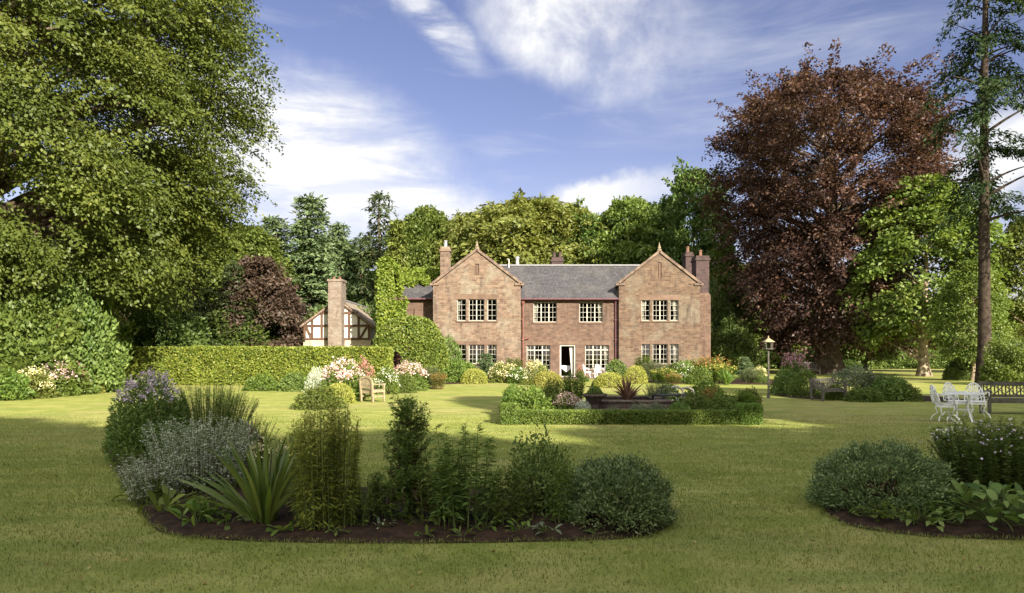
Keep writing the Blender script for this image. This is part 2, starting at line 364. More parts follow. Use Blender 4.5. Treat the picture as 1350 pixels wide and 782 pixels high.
class Leaves:
    def __init__(s): s.V = []; s.Q = []; s.r = []; s.n = 0
    def add(s, P, D, N, Ln, W, rnd, bend=0.15):
        D = nrm(D); N = nrm(N - D * np.sum(N * D, -1, keepdims=True)); B = np.cross(N, D)
        Ln = np.broadcast_to(np.asarray(Ln, float), (len(P),))[:, None]; W = np.broadcast_to(np.asarray(W, float), (len(P),))[:, None]
        mid = P + D * Ln * 0.45
        v = np.stack([P, mid + B * W * 0.5, P + D * Ln - N * Ln * bend, mid - B * W * 0.5], 1).reshape(-1, 3)
        s.V.append(v); s.Q.append(np.arange(len(P) * 4).reshape(-1, 4) + s.n); s.n += len(v)
        s.r.append(np.clip(rnd, 0, 1))
    def strips(s, Cv, Wd, side, rnd):
        n, k, _ = Cv.shape
        a = Cv + side[:, None, :] * Wd[..., None] * 0.5; b = Cv - side[:, None, :] * Wd[..., None] * 0.5
        v = np.stack([a, b], 2).reshape(-1, 3)
        base = (np.arange(n) * k * 2)[:, None] + (np.arange(k - 1) * 2)[None, :]
        q = np.stack([base, base + 1, base + 3, base + 2], -1).reshape(-1, 4)
        s.V.append(v); s.Q.append(q + s.n); s.n += len(v); s.r.append(np.repeat(np.clip(rnd, 0, 1), k - 1))
    def tubes(s, Cv, Rd, sides=4, rnd=0.5):
        n, k, _ = Cv.shape
        T = nrm(np.gradient(Cv, axis=1))
        ref = np.where(np.abs(T[..., 2:3]) > 0.9, np.array([1.0, 0, 0]), Z3)
        A = nrm(np.cross(T, ref)); B = np.cross(T, A)
        th = np.arange(sides) * 2 * math.pi / sides
        ring = Cv[:, :, None, :] + (A[:, :, None, :] * np.cos(th)[:, None] + B[:, :, None, :] * np.sin(th)[:, None]) * Rd[:, :, None, None]
        v = ring.reshape(-1, 3)
        base = (np.arange(n) * k * sides)[:, None, None] + (np.arange(k - 1) * sides)[None, :, None]
        j = np.arange(sides)[None, None, :]; j2 = (j + 1) % sides
        q = np.stack([base + j, base + j2, base + sides + j2, base + sides + j], -1).reshape(-1, 4)
        s.V.append(v); s.Q.append(q + s.n); s.n += len(v); s.r.append(np.full(len(q), rnd))
    def mesh(s, name, mat, smooth=False):
        return np_mesh(name, np.concatenate(s.V), np.concatenate(s.Q), mat, np.concatenate(s.r), smooth)

class MB:
    """hard-surface collector: boxes, polygons, tubes; box-mapped UVs in metres"""
    def __init__(s): s.v = []; s.f = []
    def poly(s, pts):
        i = len(s.v); s.v += [tuple(p) for p in pts]; s.f.append(tuple(range(i, i + len(pts))))
    def box(s, x0, x1, y0, y1, z0, z1, mtx=None):
        i = len(s.v)
        p = [Vector((x, y, z)) for z in (z0, z1) for y in (y0, y1) for x in (x0, x1)]
        if mtx: p = [mtx @ q for q in p]
        s.v += [tuple(q) for q in p]
        for f in ((0, 2, 3, 1), (4, 5, 7, 6), (0, 1, 5, 4), (2, 6, 7, 3), (0, 4, 6, 2), (1, 3, 7, 5)):
            s.f.append(tuple(i + k for k in f))
    def bar(s, a, b, w, d, up=(0, 0, 1)):
        a, b = Vector(a), Vector(b); t = (b - a); ln = t.length; t.normalize()
        u = Vector(up)
        if abs(t.dot(u)) > 0.98: u = Vector((0, 1, 0))
        x = t.cross(u).normalized(); z = x.cross(t).normalized()
        m = Matrix(((x.x, t.x, z.x, a.x), (x.y, t.y, z.y, a.y), (x.z, t.z, z.z, a.z), (0, 0, 0, 1)))
        s.box(-w / 2, w / 2, 0, ln, -d / 2, d / 2, m)
    def tube(s, pts, r, sides=6, caps=True, closed=False):
        pts = [Vector(p) for p in pts]; n = len(pts); i0 = len(s.v)
        rs = r if isinstance(r, (list, tuple)) else [r] * n
        for k, p in enumerate(pts):
            a, b = pts[(k - 1) % n if closed else max(k - 1, 0)], pts[(k + 1) % n if closed else min(k + 1, n - 1)]
            t = (b - a).normalized(); u = Vector((0, 0, 1)) if abs(t.z) < 0.9 else Vector((1, 0, 0))
            x = t.cross(u).normalized(); y = t.cross(x)
            for j in range(sides):
                th = 2 * math.pi * j / sides
                s.v.append(tuple(p + (x * math.cos(th) + y * math.sin(th)) * rs[k]))
        for k in range(n if closed else n - 1):
            for j in range(sides):
                a = i0 + k * sides + j; b = i0 + k * sides + (j + 1) % sides
                k2 = (k + 1) % n
                s.f.append((a, b, i0 + k2 * sides + (j + 1) % sides, i0 + k2 * sides + j))
        if caps and not closed:
            s.f.append(tuple(i0 + j for j in range(sides))[::-1]); s.f.append(tuple(i0 + (n - 1) * sides + j for j in range(sides)))
    def lathe(s, prof, sides=12, c=(0, 0, 0), rot=0.0):
        i0 = len(s.v)
        for (r, z) in prof:
            for j in range(sides):
                th = 2 * math.pi * j / sides + rot
                s.v.append((c[0] + r * math.cos(th), c[1] + r * math.sin(th), c[2] + z))
        for k in range(len(prof) - 1):
            for j in range(sides):
                j2 = (j + 1) % sides
                s.f.append((i0 + k * sides + j, i0 + k * sides + j2, i0 + (k + 1) * sides + j2, i0 + (k + 1) * sides + j))
        s.f.append(tuple(i0 + j for j in range(sides))[::-1]); s.f.append(tuple(i0 + (len(prof) - 1) * sides + j for j in range(sides)))
    def mesh(s, name, mat, smooth=False, bevel=0.0):
        me = bpy.data.meshes.new(name); me.from_pydata(s.v, [], s.f)
        for m in (mat if isinstance(mat, (list, tuple)) else [mat]): me.materials.append(m)
        uv = me.uv_layers.new(name='UVMap')
        for p in me.polygons:
            n = p.normal; ax = max(range(3), key=lambda k: abs(n[k]))
            steep = math.sqrt(max(1e-6, 1 - n.z * n.z))
            for li in p.loop_indices:
                c = me.vertices[me.loops[li].vertex_index].co
                if abs(n.z) > 0.98: uv.data[li].uv = (c.x, c.y)
                elif abs(n.x) > abs(n.y): uv.data[li].uv = (c.y, c.z / steep)
                else: uv.data[li].uv = (c.x, c.z / steep)
            if smooth: p.use_smooth = True
        me.update()
        return me
    def build(s, name, mat, parent=None, smooth=False, bevel=0.0):
        o = link(name, s.mesh(name, mat, smooth), parent)
        if bevel:
            b = o.modifiers.new('edge', 'BEVEL'); b.width = bevel; b.segments = 2; b.limit_method = 'ANGLE'
        return o

# ------------------------------------------------------------------ foliage generators (each returns {part: mesh})
def sprays(lv, rng, cen, out, S, k, Ln, W, droop=0.3, flat=0.1, wide=0.34, clump_rnd=0.5, upn=0.75, back=0.3, nn=0.7):
    m = len(cen)
    idx = np.repeat(np.arange(m), k); n = len(idx)
    o = nrm(out)[idx]; c = cen[idx]; s = np.broadcast_to(S, (m,))[idx][:, None]
    side = nrm(np.cross(o, Z3) + 1e-6); up = np.cross(side, o)
    a = rng.random((n, 1)) ** 0.85; b = rng.normal(size=(n, 1)) * wide * (1.1 - a * 0.65); h = rng.normal(size=(n, 1)) * flat
    P = c + o * (a - back) * s + side * b * s + up * h * s - Z3 * droop * s * a * a
    D = o * 0.7 + side * np.sign(b) * 0.6 + rng.normal(size=(n, 3)) * 0.45 - Z3 * (0.15 + droop * 0.5)
    N = up * upn + o * 0.35 + rng.normal(size=(n, 3)) * nn
    cr = rng.random(m)[idx]
    r = clump_rnd * cr + (1 - clump_rnd) * rng.random(n)
    sz = 0.7 + 0.6 * rng.random(n)
    lv.add(P, D, N, Ln * sz, W * sz, r)
def wobble(rng, k=5):
    ph = rng.random((k, 2)) * 6.28; fr = rng.integers(1, 6, k); ft = rng.uniform(2, 11, k); am = rng.uniform(0.4, 1.0, k) / k
    return lambda az, t: sum(am[i] * np.sin(fr[i] * az + ph[i, 0]) * np.cos(ft[i] * t + ph[i, 1]) for i in range(k)) * 1.6
def bez(a, c, b, k):
    t = np.linspace(0, 1, k)[None, :, None]
    return a[:, None] * (1 - t) ** 2 + 2 * c[:, None] * t * (1 - t) + b[:, None] * t * t
def trunk_mesh(rng, H, r0, ends, bark, lean=(0, 0), flare=1.7, twigs=None, r_end=0.03, top=0.8, rise=0.35, lowest=1.2):
    """tapered trunk with root flare and limbs reaching to each end point"""
    lv = Leaves()
    k = 14; t = np.linspace(0, 1, k)
    ax = np.stack([lean[0] * t + 0.12 * r0 * 4 * np.sin(t * 5 + rng.random() * 6) * t, lean[1] * t + 0.1 * r0 * 4 * np.cos(t * 4) * t, t * H * top - 0.15], -1)
    rad = r0 * (1 - 0.82 * t) * (1 + (flare - 1) * np.exp(-t * H * top / (r0 * 1.6)))
    lv.tubes(ax[None], rad[None], 12)
    def axis(z):
        return np.stack([np.interp(z, ax[:, 2], ax[:, i]) for i in range(3)], -1)
    if len(ends):
        ends = np.asarray(ends)
        rr = np.hypot(ends[:, 0], ends[:, 1])
        z0 = np.clip(ends[:, 2] - rr * rise - 0.08 * H * rng.random(len(ends)), min(lowest, H * 0.3), H * top * 0.96)
        a = axis(z0)
        mid = (a + ends) / 2 + np.stack([rng.normal(size=len(ends)) * 0.06 * rr, rng.normal(size=len(ends)) * 0.06 * rr, 0.12 * rr], -1)
        cv = bez(a, mid, ends, 7)
        rb = r0 * (1 - 0.82 * z0 / (H * top)) * rng.uniform(0.28, 0.5, len(ends))
        u = np.linspace(0, 1, 7)[None]
        lv.tubes(cv, np.maximum(rb[:, None] * (1 - 0.9 * u), r_end * 0.6), 6)
        if twigs is not None and len(twigs):
            tw = np.asarray(twigs)
            near = np.argmin(((tw[:, None, :] - ends[None]) ** 2).sum(-1), 1)
            st = cv[near, 4]
            md = (st + tw) / 2 + Z3 * 0.1 * np.linalg.norm(tw - st, axis=1, keepdims=True)
            c2 = bez(st, md, tw, 5); u2 = np.linspace(0, 1, 5)[None]
            lv.tubes(c2, np.full((len(tw), 1), r_end) * (1 - 0.8 * u2) + 0.004, 4)
    return lv.mesh('trunk', bark, True)
def tree_proto(seed, H, zb, prof, m, k, S, Ln, W, leaf, bark, r0=0.4, droop=0.3, flat=0.1, lobes=40, pull=0.45, tilt=(-0.15, 0.8), inner=0.3,
               lump=0.22, limbs=True, twign=0, lean=(0, 0), ptop=1.0, wide=0.34, top=0.8, cut=None, clump_rnd=0.55, boughs=0, nn=0.6):
    rng = np.random.default_rng(seed)
    wob = wobble(rng)
    def shell(n, inn):
        t = rng.random(n) ** ptop; az = rng.random(n) * 2 * math.pi
        Rr = prof(t) * (1 + lump * wob(az, t)); rad = Rr * np.sqrt(inn + (1 - inn) * rng.random(n))
        return np.stack([rad * np.cos(az) + lean[0] * (zb + t * (H - zb)) / H, rad * np.sin(az) + lean[1] * (zb + t * (H - zb)) / H, zb + t * (H - zb)], -1), t, az
    lob, _, _ = shell(lobes, 0.5)
    cen, t, az = shell(m, inner)
    near = np.argmin(((cen[:, None, :] - lob[None]) ** 2).sum(-1), 1)
    cen = cen + (lob[near] - cen) * pull * rng.random((m, 1)) ** 0.6
    if cut is not None:
        ok = cut(cen); cen, t, az = cen[ok], t[ok], az[ok]
    out = np.stack([np.cos(az), np.sin(az), tilt[0] + (tilt[1] - tilt[0]) * t], -1) + rng.normal(size=(len(cen), 3)) * 0.3
    lv = Leaves()
    sprays(lv, rng, cen, out, S * (0.7 + 0.6 * rng.random(len(cen))), k, Ln, W, droop, flat, wide, clump_rnd, nn=nn)
    if boughs:
        bt = rng.random(boughs) ** 0.7; ba = rng.random(boughs) * 6.283; br = prof(bt) * (1 + lump * wob(ba, bt))
        bo = np.stack([np.cos(ba), np.sin(ba), tilt[0] + (tilt[1] - tilt[0]) * bt], -1); b0 = np.stack([br * np.cos(ba) * .9, br * np.sin(ba) * .9, zb + bt * (H - zb)], -1)
        bl = S * rng.uniform(.5, 1.5, boughs)
        for q in range(5):
            f = q / 4.0; cq = b0 + nrm(bo) * (bl * f)[:, None] - Z3 * (droop * .5 * bl * f * f)[:, None]
            if cut is not None: cq, oq, lq = cq[cut(cq)], bo[cut(cq)], bl[cut(cq)]
            else: oq, lq = bo, bl
            sprays(lv, rng, cq, oq - Z3 * droop * f * .5, S * .55 * np.ones(len(cq)), k // 2, Ln, W, droop, flat, wide * .8, clump_rnd)
    tw = cen[rng.permutation(len(cen))[:twign]] if twign else None
    tr = trunk_mesh(rng, H, r0, lob if limbs else [], bark, lean, twigs=tw, top=top)
    return {'trunk': tr, 'crown': lv.mesh('crown', leaf)}
def conifer_proto(seed, H, zb, rbase, whorls, per, leaf, bark, S, k, Ln, W, r0=0.3, droop=0.35, power=0.9, gap=0.0, up=0.1):
    rng = np.random.default_rng(seed)
    cs, os_, ss, ends = [], [], [], []
    for i in range(whorls):
        t = (i + rng.random() * 0.6) / whorls; z = zb + t * (H - zb)
        rmax = rbase * (1 - t) ** power + 0.12
        for j in range(per):
            if rng.random() < gap: continue
            az = rng.random() * 6.283; r = rmax * rng.uniform(0.6, 1.12)
            d = np.array([math.cos(az), math.sin(az), 0])
            nseg = max(2, int(r / (S * 0.45)) + 1)
            for q in range(nseg):
                f = (q + 0.5) / nseg
                cs.append(d * r * f + Z3 * (z + up * r * f - droop * r * f * f)); os_.append(d + Z3 * (up - droop * f * 1.3)); ss.append(S * rng.uniform(0.75, 1.2) * (1.1 - 0.35 * f))
            if j % 2 == 0: ends.append(d * r * 0.85 + Z3 * (z - droop * r * 0.6))
    lv = Leaves()
    sprays(lv, rng, np.array(cs), np.array(os_), np.array(ss), k, Ln, W, droop * 0.7, 0.09, 0.3, 0.5)
    tip = np.array([[0, 0, H - 0.4 - 0.3 * i] for i in range(3)]); sprays(lv, rng, tip, np.tile(Z3 + [0.05, 0.02, 0], (3, 1)), 0.8, k, Ln, W, 0, 0.12, 0.2)
    tr = trunk_mesh(rng, H, r0, np.array(ends), bark, flare=1.4, top=0.98, rise=-0.1, r_end=0.02)
    return {'trunk': tr, 'crown': lv.mesh('crown', leaf)}
def dome(seed, w, h, n, Ln, W, leaf, lump=0.16, stems=14, stem_mat=None, flower=None, square=2.0, low=0.0, ragged=0.1, core=None, dep=None, tuft=0.0, outl=1.0):
    """rounded shrub: leafy shell with depth, inner stems, optional flowers (count, length, width, material, zone)"""
    rng = np.random.default_rng(seed); wob = wobble(rng, 7); rx, ry = w / 2, (dep or w) / 2
    def shell(n, dpt):
        d = nrm(rng.normal(size=(n, 3))); d[:, 2] = np.abs(d[:, 2]) * (1 - low) + low * (rng.random(n) - 0.05) * (1 - low * 0.2)
        d = nrm(d)
        az = np.arctan2(d[:, 1], d[:, 0])
        s = 1.0 / (np.abs(d) ** square).sum(1) ** (1 / square)
        s *= (1 + lump * wob(az * 1.0, d[:, 2] * 1.5)) * (1 - np.abs(rng.normal(size=n)) * dpt)
        return d * s[:, None] * np.array([rx, ry, h]), d
    lv = Leaves()
    P, d = shell(n, ragged)
    if tuft:
        tc, td = shell(max(20, n // 40), 0.03)
        near = rng.integers(0, len(tc), n); P = tc[near] + rng.normal(size=(n, 3)) * tuft * np.array([1, 1, 0.8]); d = td[near]
        P[:, 2] = np.abs(P[:, 2])
    N = d * 0.9 + rng.normal(size=(n, 3)) * 0.6; D = d * outl + rng.normal(size=(n, 3)) * 0.8 + Z3 * 0.25
    sz = 0.65 + 0.7 * rng.random(n)
    lv.add(P, D, N, Ln * sz, W * sz, rng.random(n) * 0.65 + 0.35 * (0.5 + wob(P[:, 0] / rx * 4, P[:, 2] / h * 2)))
    parts = {'foliage': lv.mesh('foliage', leaf)}
    st = Leaves()
    e, _ = shell(stems, 0.15); b = e * np.array([0.18, 0.18, 0.0]); md = (b + e) * np.array([0.35, 0.35, 0.55])
    cv = bez(b, md, e * 0.97, 6)
    st.tubes(cv, np.full((stems, 6), 1.0) * np.linspace(0.022, 0.006, 6) * max(0.4, w / 2), 4)
    parts['stem'] = st.mesh('stem', stem_mat or M['twig'])
    if flower:
        fn, fl, fw, fm, zone = flower
        fv = Leaves(); nc = max(3, fn // 14)
        P, d = shell(nc * 5, 0.02)
        ok = zone(P / np.array([rx, ry, h])); P, d = P[ok][:nc], d[ok][:nc]
        if len(P):
            i = rng.integers(0, len(P), fn)
            Q = P[i] * 1.03 + rng.normal(size=(fn, 3)) * fl * 1.1
            fv.add(Q, d[i] + rng.normal(size=(fn, 3)) * 0.8, d[i] + Z3 + rng.normal(size=(fn, 3)) * 0.5, fl * (0.7 + 0.6 * rng.random(fn)), fw, rng.random(fn))
            parts['blossom'] = fv.mesh('blossom', fm)
    return parts
def perennial(seed, n, H, spread, base, per, Ln, W, leaf, stem_mat, start=0.15, lean=0.3, taper=0.7, flower=None, hv=0.25, upl=0.5, whorl=False, sr=0.005, droop=0.2, dep=None, toph=None):
    """a clump of leafy stems; flower = (per stem, length, width, material, from t, radius)"""
    rng = np.random.default_rng(seed)
    th = rng.random(n) * 6.283; rr = np.sqrt(rng.random(n))
    bx = np.stack([np.cos(th) * rr * base, np.sin(th) * rr * (dep or base), np.zeros(n)], -1)
    hh = H * (1 - hv * rng.random(n) - 0.18 * rr ** 2)
    tip = np.stack([np.cos(th) * rr * spread, np.sin(th) * rr * (dep or spread) * (1 if dep is None else 1.1), hh], -1) + rng.normal(size=(n, 3)) * np.array([lean, lean, 0]) * H * 0.12
    md = bx * 0.5 + tip * 0.5 + Z3 * H * 0.1 - (tip - bx) * np.array([0.15, 0.15, 0])
    K = 8; cv = bez(bx, md, tip, K)
    st = Leaves(); st.tubes(cv, np.tile(np.linspace(sr, sr * 0.45, K), (n, 1)), 3)
    lv = Leaves(); N = n * per
    si = np.repeat(np.arange(n), per); t = start + (1 - start) * rng.random(N) ** 0.85
    f = t * (K - 1); i0 = np.clip(f.astype(int), 0, K - 2); fr = (f - i0)[:, None]
    P = cv[si, i0] * (1 - fr) + cv[si, i0 + 1] * fr
    a = rng.random(N) * 6.283
    o = np.stack([np.cos(a), np.sin(a), np.zeros(N)], -1)
    D = o + Z3 * (upl - droop * (1 - t))[:, None] + rng.normal(size=(N, 3)) * 0.15
    Nn = Z3 * 1.0 - o * upl * 0.7 + rng.normal(size=(N, 3)) * 0.35
    sz = (1 - taper * 0.6 * t) * (0.65 + 0.7 * rng.random(N))
    lv.add(P, D, Nn, Ln * sz, W * sz, rng.random(N) * 0.7 + 0.3 * t, 0.2)
    parts = {'stem': st.mesh('stem', stem_mat), 'foliage': lv.mesh('foliage', leaf)}
    if flower:
        pf, fl, fw, fm, t0, fr_ = flower
        fv = Leaves(); Nf = n * pf; si = np.repeat(np.arange(n), pf)
        tt = t0 + (1.02 - t0) * rng.random(Nf); f = np.clip(tt, 0, 1) * (K - 1); i0 = np.clip(f.astype(int), 0, K - 2); q = (f - i0)[:, None]
        P = cv[si, i0] * (1 - q) + cv[si, i0 + 1] * q + rng.normal(size=(Nf, 3)) * fr_ * np.array([1, 1, 0.6])
        fv.add(P, rng.normal(size=(Nf, 3)) + Z3 * 0.4, rng.normal(size=(Nf, 3)) + Z3, fl * (0.6 + 0.8 * rng.random(Nf)), fw, rng.random(Nf))
        parts['blossom'] = fv.mesh('blossom', fm)
    return parts
def blades(seed, n, H, W, spread, leaf, curve=0.35, base=0.08, hv=0.4, bias=(0, 0), erect=0.0, part='leaf'):
    rng = np.random.default_rng(seed); K = 9
    th = rng.random(n) * 6.283; rr = rng.random(n) ** (0.7 + erect)
    b = np.stack([np.cos(th), np.sin(th), np.zeros(n)], -1) * base * rng.random((n, 1))
    hh = H * (1 - hv * rng.random(n))
    o = np.stack([np.cos(th) * rr + bias[0], np.sin(th) * rr + bias[1], np.zeros(n)], -1)
    tip = b + o * spread * (hh / H)[:, None] + Z3 * (hh * np.sqrt(np.clip(1 - (rr * 0.85) ** 2, 0.12, 1)))[:, None]
    md = b + (tip - b) * np.array([0.4, 0.4, 0.62]) + Z3 * (hh * 0.12 * curve)[:, None]
    tip = tip - Z3 * (curve * rr * hh * 0.22)[:, None]
    cv = bez(b, md, tip, K); t = np.linspace(0, 1, K)
    wd = W * (0.7 + 0.6 * rng.random((n, 1))) * np.clip(np.minimum(0.55 + t * 2.2, (1 - t) * 2.4) , 0.03, 1)[None]
    side = nrm(np.cross(nrm(tip - b), nrm(rng.normal(size=(n, 3)) * 0.5 + o + 1e-3)))
    lv = Leaves(); lv.strips(cv, wd, side, rng.random(n))
    return {part: lv.mesh(part, leaf, True)}
def rosette(seed, n, r, Ln, W, h, leaf):
    """low plant of broad leaves on short stalks"""
    rng = np.random.default_rng(seed)
    th = rng.random(n) * 6.283; rr = np.sqrt(rng.random(n)) * r
    P = np.stack([np.cos(th) * rr, np.sin(th) * rr, h * (1 - (rr / r) ** 2 * 0.6) * rng.uniform(0.35, 1, n)], -1)
    lv = Leaves()
    o = np.stack([np.cos(th), np.sin(th), np.zeros(n)], -1) + rng.normal(size=(n, 3)) * 0.5
    B = nrm(np.cross(Z3 + rng.normal(size=(n, 3)) * 0.25, nrm(o)))
    k = 5; t = np.linspace(0, 1, k); ln = Ln * (0.6 + 0.7 * rng.random(n))
    cv = P[:, None] + nrm(o)[:, None] * (t[None, :, None] * ln[:, None, None]) + Z3 * (0.35 * np.sin(t * 2.6)[None, :, None] * ln[:, None, None] * 0.6)
    wd = W * (ln / Ln)[:, None] * np.array([0.25, 0.85, 1.0, 0.7, 0.05])[None]
    lv.strips(cv, wd, B, rng.random(n))
    st = Leaves(); b = P * np.array([0.25, 0.25, 0]); st.tubes(bez(b, (b + P) / 2 + Z3 * h * 0.2, P, 4), np.full((n, 4), 0.004), 3)
    return {'stem': st.mesh('stem', M['stemgreen']), 'foliage': lv.mesh('foliage', leaf, True)}
def hedge_mesh(seed, x0, x1, y0, y1, z1, dens, Ln, W, leaf, ragged=0.05, wave=0.05, core_in=0.12):
    rng = np.random.default_rng(seed); wob = wobble(rng, 8)
    faces = [((x0, y0, 0), (x1 - x0, 0, 0), (0, 0, z1), (0, -1, 0)), ((x0, y1, 0), (x1 - x0, 0, 0), (0, 0, z1), (0, 1, 0)), ((x0, y0, 0), (0, y1 - y0, 0), (0, 0, z1), (-1, 0, 0)),
             ((x1, y0, 0), (0, y1 - y0, 0), (0, 0, z1), (1, 0, 0)), ((x0, y0, z1), (x1 - x0, 0, 0), (0, y1 - y0, 0), (0, 0, 1))]
    lv = Leaves()
    for o, u, v, nn in faces:
        o, u, v, nn = map(np.array, (o, u, v, nn)); o = o.astype(float)
        n = int(dens * np.linalg.norm(u) * np.linalg.norm(v)); a, b = rng.random((n, 1)), rng.random((n, 1))
        P = o + a * u + b * v
        P = P + nn * (wave * wob(P[:, 0] * 1.3 + P[:, 1], P[:, 2] * 0.7 + P[:, 0] * 0.2)[:, None] - np.abs(rng.normal(size=(n, 1))) * ragged + 0.02)
        P[:, 2] = np.maximum(P[:, 2], 0.01)
        N = nn * 0.8 + rng.normal(size=(n, 3)) * 0.6; D = nn * 0.6 + Z3 * 0.5 + rng.normal(size=(n, 3)) * 0.7; sz = 0.65 + 0.7 * rng.random(n)
        lv.add(P, D, N, Ln * sz, W * sz, rng.random(n))
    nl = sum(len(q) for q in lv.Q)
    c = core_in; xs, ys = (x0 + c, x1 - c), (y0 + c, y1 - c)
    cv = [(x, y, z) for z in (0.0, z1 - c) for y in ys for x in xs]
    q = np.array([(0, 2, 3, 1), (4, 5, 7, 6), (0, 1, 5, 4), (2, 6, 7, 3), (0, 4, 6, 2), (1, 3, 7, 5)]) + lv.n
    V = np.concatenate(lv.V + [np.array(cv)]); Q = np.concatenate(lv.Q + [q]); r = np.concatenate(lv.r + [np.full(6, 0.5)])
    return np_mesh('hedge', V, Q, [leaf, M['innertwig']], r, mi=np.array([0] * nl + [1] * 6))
def plant(kind, parts, px, Y, label, cat, group=None, s=(1, 1, 1), rz=0.0, x=None, z=0.0):
    """place a plant: an Empty at its foot that parents its parts"""
    root = empty(kind, (wx(px, Y) if x is None else x, Y, z), rz)
    root.scale = s if isinstance(s, tuple) else (s, s, s)
    tag(root, label, cat, group)
    for n, me in parts.items(): link(n, me, root)
    return root
# ------------------------------------------------------------------ setting: lawn, beds, terrace
def sheet(name, pts, z, mat, kind='structure'):
    m = MB(); m.poly([(x, y, z) for x, y in pts]); o = m.build(name, mat); tag(o, kind=kind); return o
sheet('lawn', [(-900, -300), (900, -300), (900, 2200), (-900, 2200)], 0.0, M['lawn'])
def px_poly(pts): return [(wx(px, gy(py)), gy(py)) for px, py in pts]
def smooth_poly(pts, n=6):
    out = []; k = len(pts)
    for i in range(k):
        p0, p1, p2, p3 = (np.array(pts[(i + j - 1) % k], float) for j in range(4))
        for t in np.arange(n) / n:
            out.append(tuple(0.5 * (2 * p1 + (p2 - p0) * t + (2 * p0 - 5 * p1 + 4 * p2 - p3) * t * t + (3 * p1 - p0 - 3 * p2 + p3) * t ** 3)))
    return out
def pip(P, poly):
    x, y = P[:, 0], P[:, 1]; ins = np.zeros(len(P), bool); q = np.array(poly); j = len(q) - 1
    for i in range(len(q)):
        (xi, yi), (xj, yj) = q[i], q[j]
        c = ((yi > y) != (yj > y)) & (x < (xj - xi) * (y - yi) / (yj - yi + 1e-12) + xi)
        ins ^= c; j = i
    return ins
def soil_bed(poly, hump, seed, step=0.16):
    """a slightly raised, clodded bed of earth with a soft lawn edge"""
    from mathutils.geometry import delaunay_2d_cdt
    rng = np.random.default_rng(seed); q = np.array(poly); n = len(q)
    lo, hi = q.min(0), q.max(0); step = max(step, math.sqrt((hi - lo).prod() / 2600))
    gx, gy_ = np.meshgrid(np.arange(lo[0], hi[0], step), np.arange(lo[1], hi[1], step)); g = np.column_stack([gx.ravel(), gy_.ravel()]) + rng.uniform(-.3, .3, (gx.size, 2)) * step
    dist = np.sqrt(((g[:, None] - q[None]) ** 2).sum(-1).min(1)); g = g[pip(g, poly) & (dist > step * .5)]
    dist = np.sqrt(((g[:, None] - q[None]) ** 2).sum(-1).min(1))
    pts = [Vector(p) for p in q.tolist() + g.tolist()]
    v, e, f, *_ = delaunay_2d_cdt(pts, [], [list(range(n))], 1, 1e-5)
    z = [0.006] * n + (0.006 + hump * np.clip(dist / .5, 0, 1) + np.abs(rng.normal(size=len(g))) * .016).tolist()
    me = bpy.data.meshes.new('soil_bed'); me.from_pydata([(p.x, p.y, z[i] if i < len(z) else .01) for i, p in enumerate(v)], [], f); me.materials.append(M['soil'])
    for p in me.polygons: p.use_smooth = True
    o = link('soil_bed', me); tag(o, kind='structure'); return o
BED_A = smooth_poly(px_poly([(196, 690), (228, 706), (330, 714), (500, 717), (700, 715), (840, 709), (884, 690), (880, 668), (770, 650), (600, 645), (440, 640), (365, 612),
                             (345, 578), (320, 558), (205, 560), (142, 585), (150, 615), (172, 652)]), 5)
BED_B = smooth_poly(px_poly([(1085, 668), (1110, 690), (1180, 704), (1290, 711), (1420, 711), (1560, 690), (1560, 610), (1400, 610), (1240, 625), (1120, 640)]), 5)
BED_C = [(-0.1, 18.25), (5.85, 18.25), (5.85, 25.5), (-0.1, 25.5)]
soil_bed(BED_A, 0.05, 1); soil_bed(BED_B, 0.05, 2); soil_bed(BED_C, 0.05, 3)
BED_L = smooth_poly([(-32, 24), (-23.5, 29), (-19.5, 34.5), (-17.5, 38.6), (-30, 44), (-45, 40)], 4)
soil_bed(BED_L, 0.05, 4)
BED_H = smooth_poly([(-9.5, 38.6), (-6.5, 35.5), (-4.6, 39.5), (-1.5, 43.2), (2.2, 44.4), (3.0, 48.5), (2.6, 52.6), (-5, 52.7), (-9, 45)], 4)
soil_bed(BED_H, 0.05, 5)
BED_R = smooth_poly([(6.2, 45.2), (9, 43.2), (13.5, 40.5), (16, 42), (15.5, 52.6), (8.5, 52.8), (5.6, 50)], 4)
soil_bed(BED_R, 0.05, 6)
sheet('terrace', [(1.2, 49.2), (8.6, 49.6), (8.6, 54.4), (1.2, 54.4)], 0.004, M['terrace'])
def grass_blades(seed, n, y0, y1, hmul=1.0):
    rng = np.random.default_rng(seed)
    Y = y0 + (y1 - y0) * (1 - np.sqrt(1 - rng.random(n) ** .8)) ** .85; X = (rng.random(n) * 2 - 1) * Y * 0.72
    P = np.column_stack([X, Y]); ok = np.ones(n, bool)
    for b in (BED_A, BED_B, BED_C): ok &= ~pip(P, b)
    P = P[ok]; n = len(P)
    tuft = 0.5 + 0.5 * np.sin(P[:, 0] * 2.1 + 1.3 * np.sin(P[:, 1] * 1.7)) * np.cos(P[:, 1] * 1.9 + P[:, 0] * 0.6)
    lv = Leaves(); Pz = np.column_stack([P, np.full(n, -0.004)])
    a = rng.random(n) * 6.283; ln = rng.uniform(0.3, 1.0, n) * (0.75 + 0.5 * tuft)
    D = np.stack([np.cos(a) * ln, np.sin(a) * ln, np.ones(n) * 0.75], -1)
    sc_ = 1 + 0.05 * (P[:, 1] - y0)
    lv.add(Pz, D, np.stack([np.cos(a), np.sin(a), np.full(n, -0.6)], -1), 0.04 * hmul * (0.5 + rng.random(n)) * (0.7 + 0.6 * tuft), 0.006 * sc_, rng.random(n) * 0.65 + 0.35 * tuft)
    return lv
